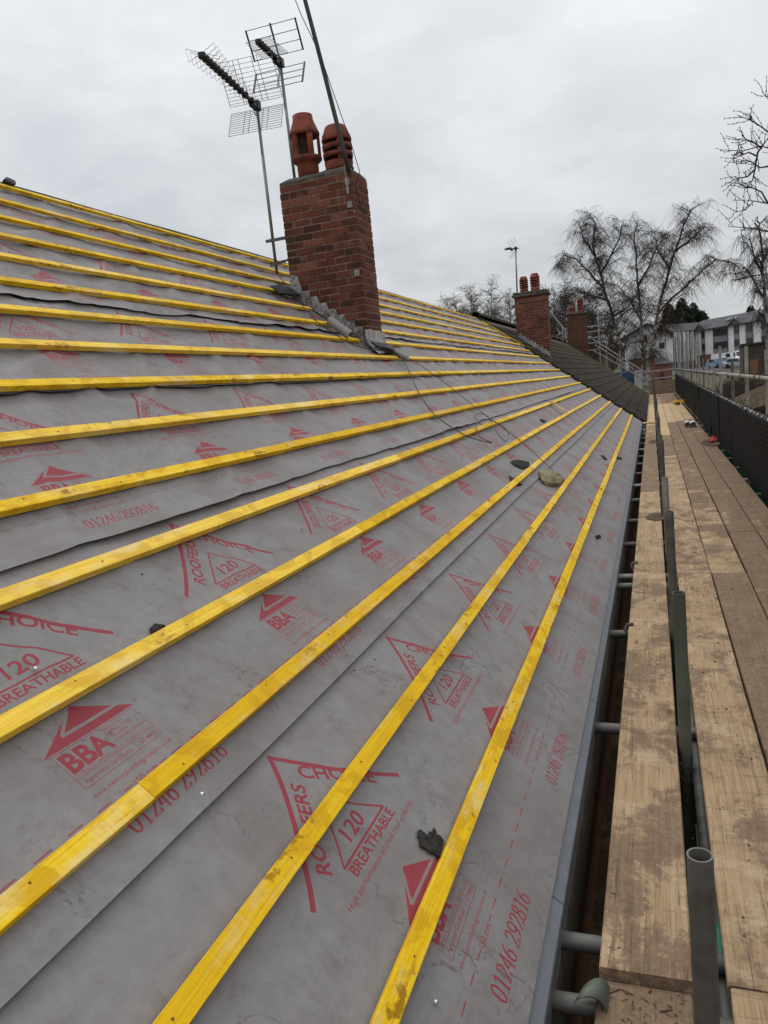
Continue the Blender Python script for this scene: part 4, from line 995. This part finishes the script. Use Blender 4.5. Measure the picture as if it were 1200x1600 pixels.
for a, b in ((1068, 1074), (1124, 1143), (1150, 1160), (1180, 1190)): window(a, b, .9, 2.1, 3)
for px in (1103.4, 1123.2, 1146.4, 1174.4, 1184): MB().tube([F(U_(px), .12, .2), F(U_(px), .12, EV)], .06, 6).build('downpipe', M_darktrim, ap)
def roofblock():
    m = MB(); o_ = .6
    pts = [(-.4, o_), (LEN + .4, o_)]
    m.prism([F(-.4, o_, EV), F(-.4, -6, EV + 2.5), F(-.4, -12 - o_, EV)], t_ * (LEN + .8)); return m
roofblock().build('roof', M_slateroof, ap)
for a, b in ((1094, 1113), (1151, 1170), (1192, 1209)):
    c_ = (a + b) / 2; m = MB(); m.prism([F(U_(a), .62, EV - .1), F(U_(c_), .62, EV + 1.15), F(U_(b), .62, EV - .1)], -nrm * 4.2); m.build('gablet', M_slateroof, ap)
    MB().bar(F(U_(a), .7, EV - .05), F(U_(c_), .7, EV + 1.2), .1, .28).bar(F(U_(c_), .7, EV + 1.2), F(U_(b), .7, EV - .05), .1, .28).build('bargeboard', M_darktrim, ap)
MB().bar(F(-.4, .66, EV - .06), F(LEN + .4, .66, EV - .06), .12, .26).build('gutter', M_darktrim, ap)
for px in (1132, 1141): MB().box(F(U_(px), -2.6, EV + 1.50), (1.1, 1.4, .12), Rf @ Matrix.Rotation(.38, 3, 'X')).build('rooflight', M_glass, ap)
# gable wing to the left
gl, gr_ = WY(977, 560, 150), WY(1049, 560, 150); zg = gz(gl.x, 150) - .3; pk = WY(1009, 506, 150).z; ez_ = WY(980, 527, 150).z
gb = thing('gabled_block', ((gl.x + gr_.x) / 2, 158, zg), 'white clad gable end block with dark roof edges behind the birch trees', 'building')
xm = (gl.x + gr_.x) / 2
MB().prism([(gl.x, 150, zg), (gr_.x, 150, zg), (gr_.x, 150, ez_), (xm, 150, pk - .2), (gl.x, 150, ez_)], (0, 16, 0)).build('wall', M_render, gb)
for k in range(14):
    x = gl.x + (gr_.x - gl.x) * (k + .5) / 14; top = ez_ + (pk - .4 - ez_) * (1 - abs(x - xm) / (xm - gl.x))
    MB().box((x, 149.94, (zg + 2.6 + top) / 2), (.09, .1, top - zg - 2.6)).build('cover_strip', M_panel if k % 3 == 0 else M_render, gb)
for sx in (-1, 1):
    e = gl.x - .6 if sx < 0 else gr_.x + .6
    MB().prism([(xm, 149.4, pk), (e, 149.4, ez_ - .25), (e, 149.4, ez_ - .6), (xm, 149.4, pk - .35)], (0, 17, 0)).build('roof', M_slateroof, gb)
    MB().bar((xm, 149.35, pk - .1), (e, 149.35, ez_ - .4), .1, .5).build('bargeboard', M_darktrim, gb)
for (a, b, c_, d_) in ((1001, 1011, 523, 535), (1003, 1012, 547, 558), (1030, 1038, 535, 545)):
    p, q = WY(a, d_, 149.9), WY(b, c_, 149.9); f = MB().box(((p.x + q.x) / 2, 149.9, (p.z + q.z) / 2), (q.x - p.x, .2, abs(q.z - p.z))).build('window', M_frame, gb)
    for k in (-1, 1): MB().box(((p.x + q.x) / 2 + k * (q.x - p.x) * .24, 149.78, (p.z + q.z) / 2), ((q.x - p.x) * .42, .02, abs(q.z - p.z) * .85)).build('pane', M_glass, f)
# link between the two blocks: slatted white bays
lk = thing('clad_link', ((gr_.x + A.x) / 2 + 3, 178, zg), 'link building of tall white slats between the gable block and the apartments', 'building')
la, lb = WY(1046, 560, 176), WY(1096, 560, 184)
MB().bar(Vector((la.x, 176.4, zg + 4.2)), Vector((lb.x, 184, zg + 4.2)), .5, 8.4).build('wall', M_panel, lk)
for k in range(8):
    p = Vector((la.x, 176, zg + 5.1)).lerp(Vector((lb.x, 183.5, zg + 5.1)), (k + .5) / 8); MB().box(p, (.75 + .3 * (k % 2), .2, 6.4)).build('slat', M_render, lk)
MB().prism([(la.x - .5, 175.6, zg + 8.2), (lb.x + .5, 183.2, zg + 8.2), (lb.x + .5, 189, zg + 10.0), (la.x - .5, 181.5, zg + 10.0)], (0, 0, .3)).build('roof', M_slateroof, lk)
# brick outbuildings beyond the scaffold end
def outb(px0, px1, ytop, Y, dep, label, hip=True):
    a, b = WY(px0, 580, Y), WY(px1, 580, Y); top = WY((px0 + px1) / 2, ytop, Y).z; z0 = gz((a.x + b.x) / 2, Y) - .3
    th = thing('brick_outbuilding', ((a.x + b.x) / 2, Y + dep / 2, z0), label, 'building'); hh = top - z0
    MB().box(((a.x + b.x) / 2, Y + dep / 2, z0 + (hh - .9) / 2), (b.x - a.x, dep, hh - .9)).build('wall', M_brickwall, th)
    m_ = MB(); xm_ = (a.x + b.x) / 2; e = .25; zt_ = z0 + hh - .9
    m_.v = [(a.x - e, Y - e, zt_), (b.x + e, Y - e, zt_), (b.x + e, Y + dep + e, zt_), (a.x - e, Y + dep + e, zt_), (xm_, Y + dep * .35, top), (xm_, Y + dep * .65, top)]
    m_.f = [(0, 1, 4), (1, 2, 5, 4), (2, 3, 5), (3, 0, 4, 5), (3, 2, 1, 0)]; m_.build('roof', M_slateroof, th)
    MB().box((xm_, Y - .02, z0 + hh * .55), ((b.x - a.x) * .22, .1, 1.1)).build('window', M_frame, th)
outb(983, 1024, 545, 78, 5, 'red brick outbuilding with hipped roof behind the birch trunks'); outb(1018, 1050, 556, 92, 5, 'lower red brick outbuilding to the right of the hipped one')
# dark flat roofed shed on the right
a, b = WY(1161, 560, 110), WY(1206, 560, 110); z0 = gz(a.x, 110) - .3; zt_ = WY(1180, 538, 110).z
sh = thing('brick_store', ((a.x + b.x) / 2, 112, z0), 'dark brick store with a flat roof on the right by the vans', 'building')
M_darkbrick = plain('dark_brick', (.06, .045, .035), .9, 0, .4, 4, .3)
MB().box(((a.x + b.x) / 2, 112.2, (z0 + zt_) / 2), (b.x - a.x, 4, zt_ - z0)).build('wall', M_darkbrick, sh); MB().box(((a.x + b.x) / 2, 112.2, zt_ + .12), (b.x - a.x + .5, 4.6, .24)).build('roof', M_darktrim, sh)
MB().box((a.x + 1.3, 110.18, z0 + 1.3), (1.0, .08, 2.1)).build('door', plain('brown_door', (.16, .08, .04), .7), sh)
# vehicles
M_tyre = plain('tyre', (.015, .015, .015), .9, 0, .2, 10, 0); M_lamp = plain('headlight', (.6, .62, .63), .15, 0, .05, 3, 0)
def vehicle(name, label, cat, x, y, col, ang, kind, group=None):
    z = gz(x, y) + .06; th = thing(name, (x, y, z), label, cat, group); pm = plain(name + '_paint', col, .3, 0, .06, 3, 0, .6)
    R = Matrix.Rotation(ang, 3, 'Z'); Wv = 2.0 if kind == 'van' else 1.75
    prof = {'van': [(-2.6, .35), (-2.6, 2.2), (-2.4, 2.35), (1.1, 2.35), (1.35, 2.28), (1.95, 1.35), (2.55, 1.1), (2.7, .9), (2.7, .35)],
            'car': [(-2.0, .3), (-2.05, .85), (-1.75, 1.0), (-1.2, 1.42), (.2, 1.45), (.95, .98), (1.9, .85), (2.05, .6), (2.05, .3)]}[kind]
    def P_(l, w_, h): return R @ Vector((w_, -l, h)) + Vector((x, y, z))
    m_ = MB(); n = len(prof); ins = [0 if h < 1.0 else (.16 if kind == 'car' else .10) for l, h in prof]
    m_.v = [tuple(P_(l, -Wv / 2 + i_, h)) for (l, h), i_ in zip(prof, ins)] + [tuple(P_(l, Wv / 2 - i_, h)) for (l, h), i_ in zip(prof, ins)]
    m_.f = [tuple(range(n)), tuple(range(n, 2 * n))[::-1]] + [(i, n + i, n + (i + 1) % n, (i + 1) % n) for i in range(n)]
    m_.build('body', pm, th)
    k = (4, 5) if kind == 'van' else (4, 5); (l0, h0), (l1, h1) = prof[k[0]], prof[k[1]]
    q = lambda t, s_: P_(l0 + (l1 - l0) * t + .02, s_ * (Wv / 2 - .2), h0 + (h1 - h0) * t + .015)
    MB().prism([q(.1, -1), q(.1, 1), q(.92, 1), q(.92, -1)], R @ Vector((0, -.015, .01))).build('windscreen', M_glass, th)
    for s_ in (-1, 1):
        w0 = s_ * (Wv / 2 - .06)
        pr = [(1.0, 2.1), (1.5, 1.45), (.3, 1.45), (.3, 2.1)] if kind == 'van' else [(.1, 1.36), (.7, 1.02), (-1.4, 1.02), (-1.1, 1.36)]
        MB().prism([P_(l, w0, h) for l, h in pr], R @ Vector((s_ * .07, 0, 0))).build('side_window', M_glass, th)
        MB().box(P_(prof[-2][0] + .02, s_ * Wv * .36, .78 if kind == 'van' else .62), (.34, .06, .2), R).build('headlight', M_lamp, th)
        for l in (-1.5 if kind == 'van' else -1.25, 1.65 if kind == 'van' else 1.3):
            c_ = P_(l, s_ * (Wv / 2 - .08), .33); MB().tube([c_ - R @ Vector((.1, 0, 0)), c_ + R @ Vector((.1, 0, 0))], .33, 14).build('wheel', M_tyre, th)
    MB().box(P_(prof[-1][0] + .03, 0, .5), (Wv * .7, .06, .16), R).build('grille', M_black, th)
def spot(px, Y): return WY(px, 560, Y).x, Y
vehicle('white_van', 'white van facing the camera parked in front of the apartments', 'van', *spot(1155, 150), (.75, .76, .77), .12, 'van')
vehicle('white_van', 'white van seen behind and left of the van facing the camera', 'van', *spot(1135, 163), (.72, .73, .74), 1.1, 'van')
vehicle('parked_car', 'light blue car parked left of the dark blue one', 'car', *spot(1121, 138), (.08, .22, .42), .5, 'car')
vehicle('parked_car', 'dark blue car parked beside the light blue one', 'car', *spot(1133, 140), (.025, .05, .12), .9, 'car')
vehicle('parked_car', 'silver grey car parked nearest the dark store', 'car', *spot(1152, 132), (.33, .34, .35), 1.2, 'car')
vehicle('blue_lorry', 'blue and white lorry glimpsed under the raking scaffold rails', 'lorry', WY(985, 585, 62).x, 62, (.02, .06, .15), .5, 'van')
lp = WY(986, 590, 60); MB_ = MB().box((lp.x - .3, 60, (gz(lp.x, 60) + lp.z + .5) / 2), (2.6, 2.2, lp.z + .5 - gz(lp.x, 60)), None, .1); tag(MB_.build('tarpaulin_stack', plain('blue_tarpaulin', (.02, .055, .13), .6, 0, .4, 1.5, .3)), 'blue tarpaulin covered stack below the raking rails', 'tarpaulin')
p_ = WY(997, 590, 58); tag(MB().box((p_.x, 58, (gz(p_.x, 58) + p_.z + .5) / 2), (.5, .6, p_.z + .5 - gz(p_.x, 58)), None, .08).build('white_sack', plain('grey_sack', (.38, .38, .37), .8, 0, .3, 3, .3)), 'pale bulk sack beside the blue tarpaulin', 'sack')
# raking guard rails and tower at the far gable
gs = thing('gable_scaffold', (-2, 46, 0), 'bare tube scaffold with raking rails climbing the far gable', 'scaffold')
for q in (((926, 530), (1008, 582)), ((926, 547), (1008, 594)), ((930, 539), (990, 577))):
    MB().tube([WY(*q[0], 46), WY(*q[1], 46)], .035, 8).build('raking_rail', M_steel, gs)
for px, y0 in ((934, 490), (947, 538), (968, 548), (1003, 570)):
    p = WY(px, y0, 46.1); MB().tube([(p.x, 46.1, 0), p], .035, 8).build('standard', M_steel, gs)
for py in (508, 516, 526, 534, 545): MB().tube([WY(916, py + 3, 46.2), WY(944, py, 46.2)], .035, 6).build('ledger', M_steel, gs)
# aerial on the far chimney; pole and stay beyond it
fa = WY(808, 456, 23.4); fb = WY(805.5, 386, 23.4)
far = aerial('small distant tv aerial on a thin mast above the second chimney', fa, fb, Vector((-.9, -.45, 0)), .34, 'bar', .022)
for o_ in list(far.children):
    if o_.name.startswith('reflector'): o_.scale = (.5, .5, .5)
po = thing('handrail_post', WY(882, 528, 30), 'pair of grey posts with a sloping stay behind the dark ridge', 'post')
for px in (880, 884): MB().tube([WY(px, 530, 30), WY(px - 1, 512, 30)], .035, 8).build('post', M_steel, po)
MB().tube([WY(881, 514, 30), WY(852, 478, 30)], .028, 6).build('stay', M_steel, po)

# ------------------------------------------------------------------ trees
def f_birch(t, b):
    wv = world(t); sp = t.n('ShaderNodeSeparateXYZ'); t.put(sp.inputs[0], wv)
    n = t.math('SUBTRACT', t.noise(t.scale(wv, (1.4, 1.4, 3.5)), 1.6, 6, .7), t.ramp(sp.outputs[2], 8.5, 13, 0, .3))
    t.put(b.inputs['Base Color'], t.mix(t.ramp(n, .40, .58), (.055, .045, .038), (.36, .335, .295))); b.inputs['Roughness'].default_value = .85
M_birchbark = mat('birch_bark', f_birch)
M_twig = plain('dark_twigs', (.060, .045, .038), .9, 0, .3, 3, 0, .1); M_greytwig = plain('grey_twigs', (.13, .11, .092), .9, 0, .3, 2, 0, .1); M_bark = plain('grey_bark', (.10, .082, .065), .9, 0, .4, 4, .5, .1)
def walk(p, d, L, n, wob, pull=0.0):
    P = [Vector(p)]; d = Vector(d).normalized()
    for k in range(n):
        d = (d + Vector((jit(wob), jit(wob), jit(wob) + pull))).normalized(); P.append(P[-1] + d * L / n)
    return P
def tree(name, label, cat, limbs, bark, twig, crown=(2.2, .9, 1.3), droop=-.25, dens=1.0, r_tw=.011, group=None, trunk_r=.2):
    base = Vector(limbs[0][0]); th = thing(name, base, label, cat, group); tr = MB(); cr = MB()
    for li, P in enumerate(limbs):
        P = [Vector(p) for p in P]; r0 = trunk_r * (1 if li == 0 else .5); n = len(P); Q = []
        for i in range(n - 1):
            for k in range(3): Q.append(P[i].lerp(P[i + 1], k / 3) + Vector((jit(.05), jit(.05), 0)) * (i + k > 0))
        Q.append(P[-1]); N_ = len(Q); rs = [r0 * (1 - .9 * (i / (N_ - 1)) ** .8) + .012 for i in range(N_)]
        tr.tube(Q, rs, 8)
        tot = sum((Q[i + 1] - Q[i]).length for i in range(N_ - 1)); run = 0; nxt = tot * (.38 if li == 0 else .12)
        for i in range(N_ - 1):
            sg = (Q[i + 1] - Q[i]).length
            while nxt < run + sg:
                p = Q[i].lerp(Q[i + 1], (nxt - run) / sg); t = nxt / tot; nxt += random.uniform(.25, .5) / dens
                ax = (Q[i + 1] - Q[i]).normalized(); a = random.random() * 6.283
                d = ax * random.uniform(.3, .9) + Vector((math.cos(a), math.sin(a), random.uniform(-.1, .4))) * .9
                L = crown[0] * random.uniform(.5, 1.1) * (1.15 - .75 * t); B_ = walk(p, d, L, 5, .28, .02)
                rb_ = max(.010, rs[i] * .30); cr.tube(B_, [rb_ * (1 - .75 * k / 5) + .004 for k in range(6)], 4, False)
                for j in range(int(7 * dens)):
                    q = random.uniform(.25, 1) * 5; k = min(4, int(q)); p2 = B_[k].lerp(B_[k + 1], q - k); a = random.random() * 6.283
                    C_ = walk(p2, (B_[k + 1] - B_[k]).normalized() * .7 + Vector((math.cos(a), math.sin(a), .1)) * .8, crown[1] * random.uniform(.5, 1.2), 4, .35, droop * .5)
                    cr.tube(C_, [r_tw * 1.5, r_tw * 1.35, r_tw * 1.2, r_tw, r_tw * .8], 3, False)
                    for w_ in range(int(4 * dens)):
                        k2 = random.randint(1, 4); a = random.random() * 6.283
                        D_ = walk(C_[k2], Vector((math.cos(a), math.sin(a), droop * 1.5)), crown[2] * random.uniform(.35, 1.1), 4, .22, droop)
                        cr.tube(D_, [r_tw, r_tw * .9, r_tw * .8, r_tw * .6, r_tw * .4], 3, False)
            run += sg
    tr.build('trunk', bark, th, True); cr.build('crown', twig, th); return th
def pl(pix, Y, dy=0.0):
    out = []
    for i, (px, py) in enumerate(pix): out.append(WY(px, py, Y + dy * i))
    return out
def ground_pt(px, Y): p = WY(px, 600, Y); p.z = gz(p.x, Y) - .1; return p
b1 = pl([(976, 585), (966, 530), (956, 490), (943, 447), (934, 415), (926, 385), (930, 350), (922, 335)], 60)
tree('birch_tree', 'tall bare weeping birch on the left with a pale leaning trunk', 'tree', [[ground_pt(980, 60)] + b1, pl([(945, 452), (920, 425), (900, 405), (880, 398), (871, 420)], 60, .6), pl([(938, 430), (955, 400), (968, 372), (972, 350)], 60, -.5), pl([(950, 470), (925, 462), (902, 452), (885, 470)], 60, -.8), pl([(930, 400), (912, 375), (905, 348)], 60, .5), pl([(958, 495), (980, 480), (996, 462)], 60, .4)], M_birchbark, M_twig, (1.7, .9, 1.5), -.25, 1.28, .0066, None, .17)
b2 = pl([(1007, 600), (1006, 560), (1003, 520), (1000, 480), (996, 440), (994, 400), (990, 365), (998, 345)], 56)
tree('birch_tree', 'middle bare weeping birch with an upright forked trunk', 'tree', [[ground_pt(1008, 56)] + b2, pl([(1001, 500), (985, 470), (968, 450), (955, 440)], 56, .5), pl([(996, 450), (1012, 420), (1028, 385), (1040, 362)], 56, .5)], M_birchbark, M_twig, (1.6, .9, 1.4), -.25, 1.2, .0066, None, .14)
b3 = pl([(1013, 600), (1013, 558), (1022, 520), (1030, 478), (1040, 440), (1052, 400), (1066, 360), (1078, 328), (1090, 322)], 54)
tree('birch_tree', 'broad bare weeping birch whose limbs spread far to the right', 'tree', [[ground_pt(1012, 54)] + b3, pl([(1028, 490), (1050, 465), (1075, 445), (1095, 425), (1120, 405), (1138, 410), (1142, 430)], 54, .4), pl([(1020, 540), (1035, 520), (1042, 495), (1048, 480)], 54, .6), pl([(1046, 420), (1030, 395), (1022, 370)], 54, -.6), pl([(1056, 392), (1082, 372), (1102, 352)], 54, -.5)], M_birchbark, M_twig, (1.6, .9, 1.5), -.25, 1.28, .0066, None, .15)
b4 = pl([(1203, 560), (1198, 500), (1194, 450), (1190, 400), (1186, 355), (1184, 338)], 40)
tree('birch_tree', 'bare weeping birch cut by the right edge of the view', 'tree', [[ground_pt(1206, 40)] + b4, pl([(1196, 470), (1180, 440), (1168, 420), (1160, 430)], 40, .4), pl([(1190, 410), (1205, 380), (1215, 350)], 40, .4), pl([(1192, 430), (1178, 400), (1170, 372)], 40, -.3)], M_birchbark, M_twig, (.9, .55, 1.1), -.38, 1.0, .0075, None, .12)
# budded boughs of a nearer tree reaching in from the right
nt = thing('budding_tree', ground_pt(1300, 15), 'nearer bare tree reaching budded boughs in from the right edge', 'tree')
tk = [ground_pt(1300, 15)] + pl([(1300, 560), (1296, 460), (1288, 380), (1270, 300), (1250, 230), (1240, 150)], 15)
MB().tube(tk, [.14, .12, .11, .10, .08, .06, .03], 10).build('trunk', M_bark, nt, True)
bg_ = MB(); BL = [[(1288, 360), (1240, 260), (1200, 216), (1184, 238), (1180, 262), (1176, 282), (1163, 296)], [(1270, 300), (1230, 236), (1200, 206), (1178, 190), (1152, 180)], [(1270, 300), (1225, 240), (1190, 228), (1160, 236), (1126, 234)], [(1190, 232), (1180, 224), (1166, 218), (1158, 210)], [(1183, 244), (1170, 238), (1155, 244), (1146, 242)], [(1180, 264), (1168, 276), (1156, 278), (1146, 281)], [(1288, 380), (1250, 340), (1200, 318), (1178, 314), (1165, 328), (1147, 332)], [(1290, 400), (1240, 372), (1200, 362), (1170, 356), (1138, 354)], [(1250, 230), (1215, 170), (1196, 150)], [(1200, 318), (1190, 300), (1172, 292), (1160, 294)], [(1200, 260), (1188, 262), (1172, 252), (1160, 256)], [(1290, 420), (1240, 440), (1200, 428), (1172, 432), (1150, 438)]]
for li, q in enumerate(BL):
    P = pl(q, 15, .12 * (-1) ** li); n = len(P); bg_.tube(P, [.020 * (1 - .82 * i / (n - 1)) * (1.2 if li == 0 else .7) + .0025 for i in range(n)], 6)
    for i in range(1, n - 1 if n > 3 else n):
        for k in range(4):
            p = P[i].lerp(P[min(i + 1, n - 1)], random.random()); a = random.random() * 6.28
            B_ = walk(p, (P[min(i + 1, n - 1)] - P[i - 1]).normalized() + Vector((jit(.9), jit(.9), jit(.9))), random.uniform(.15, .5), 4, .3, .05); bg_.tube(B_, [.0055, .005, .0045, .004, .003], 4)
            for j in (1, 2, 3, 4): bg_.lathe(B_[j] + Vector((jit(.012), jit(.012), -.005)), [(.002, -.012), (.007, 0), (.006, .01), (.002, .02)], 5)
bg_.build('boughs', M_twig, nt)
# bare trees behind the roofs
TL = ['leftmost grey leafless tree above the stripped ridge', 'second grey leafless tree from the left above the stripped ridge', 'third grey leafless tree from the left, where the stripped ridge ends', 'grey leafless tree just left of the second chimney', 'leafless tree just right of the second chimney behind the dark ridge', 'leafless tree between the second and far chimneys', 'leafless tree directly behind the far chimney', 'leafless tree just right of the far chimney', 'leafless tree below the left birch crown', 'leafless tree hidden mostly behind the second chimney']
for k, (px, Y, top, sp) in enumerate(((715, 95, 474, 2.6), (742, 100, 470, 3.2), (768, 96, 468, 3.2), (792, 92, 478, 2.6), (866, 90, 480, 2.8), (886, 100, 472, 3.2), (905, 86, 478, 2.6), (930, 104, 486, 3.0), (956, 96, 492, 2.6), (840, 110, 490, 3.0))):
    g0 = ground_pt(px, Y); tp = WY(px + jit(6), top, Y); L_ = [[g0, g0.lerp(tp, .3), g0.lerp(tp, .6) + Vector((jit(.5), 0, 0)), tp]]
    for q in range(5):
        a = q * 1.26 + jit(.4); s_ = g0.lerp(tp, .32 + .07 * q); e = Vector((math.cos(a) * sp, math.sin(a) * sp, 0)); L_.append([s_, s_ + e * .4 + Vector((0, 0, sp * .7)), s_ + e * .8 + Vector((0, 0, sp * 1.5)), s_ + e + Vector((0, 0, sp * 2.2))])
    tree('bare_tree', TL[k], 'tree', L_, M_bark, M_greytwig if k < 4 else M_twig, (2.4, 1.3, .9), .10, .95, .014, 'leafless trees behind the roofs', .16)
# conifers
M_needle = plain('conifer_needles', (.022, .030, .018), .9, 0, .5, .7, 0, .1)
for k, (px, Y, top, wd) in enumerate(((1050, 205, 472, 6.4), (1070, 200, 464, 7.0), (1087, 208, 472, 6.6), (1101, 204, 484, 5.6), (1176, 215, 477, 4.2), (1190, 220, 482, 4.4))):
    g0 = ground_pt(px, Y); tp = WY(px, top, Y); th = thing('conifer_tree', g0, ['leftmost dark conifer behind the apartment roof, beside the birch', 'tallest dark conifer behind the apartment roof', 'third dark conifer from the left behind the apartment roof', 'lowest dark conifer at the right end of the left clump', 'left of the two conifers peeping over the apartment roof on the right', 'right of the two conifers peeping over the apartment roof at the edge'][k], 'tree', 'dark conifers behind the apartments'); hh = tp.z - g0.z
    MB().tube([g0, tp], [.35, .05], 8).build('trunk', M_bark, th); cr = MB()
    for q in range(7600):
        t = 1 - random.random() ** .6; t = .12 + .88 * t; a = random.random() * 6.283; lob = .75 + .25 * math.sin(a * 5 + t * 40 + k)
        r_ = wd * (1 - t) ** .75 * lob * random.random() ** .45 + .1; z = g0.z + hh * t - r_ * .18
        p = Vector((g0.x + r_ * math.cos(a), g0.y + r_ * math.sin(a), z)); d = Vector((math.cos(a), math.sin(a), -.35)); sx = Vector((-math.sin(a), math.cos(a), jit(.4))); w_ = random.uniform(.15, .38)
        cr.add([p - sx * w_ * .6, p + d * w_ * 2.2, p + sx * w_ * .6, p + Vector((0, 0, w_ * .7))], [(0, 1, 2), (0, 1, 3)])
    cr.build('crown', M_needle, th)
# scrub and hedge on the bank and under the trees
def scrub(label, rng, n, hgt, mat_, seed):
    m_ = MB()
    for k in range(n):
        px, Y = random.uniform(*rng[0]), random.uniform(*rng[1]); p = ground_pt(px, Y)
        for q in range(6): m_.tube(walk(p, (jit(.5), jit(.5), 1), hgt * random.uniform(.5, 1.15), 4, .35, 0), [.02, .017, .014, .011, .007], 3, False)
    tag(m_.build('scrub', mat_), label, 'scrub', kind='stuff')
scrub('tangled leafless scrub on the bank right of the scaffold rails', ((1120, 1215), (34, 60)), 420, 1.5, M_twig, 3)
scrub('dark undergrowth below the birch trees behind the far gable', ((900, 985), (64, 90)), 520, 4.2, M_twig, 4)
m = MB()
for k in range(26):
    a = -1.25 + 2.3 * k / 25; R_ = 420; x, y = R_ * math.sin(a), R_ * math.cos(a)
for k in range(2600):
    a = random.uniform(-1.2, .75); R_ = random.uniform(300, 420); x, y = R_ * math.sin(a), R_ * math.cos(a); z = gz(x, y); h_ = random.uniform(5, 9)
    for q in range(3):
        d = Vector((jit(3), jit(3), h_)); m.tube([(x, y, z), Vector((x, y, z)) + d * .5, Vector((x, y, z)) + d], [.5, .35, .1], 3, False)
tag(m.build('far_wood', M_greytwig), 'far leafless wood along the horizon', 'wood', kind='stuff')
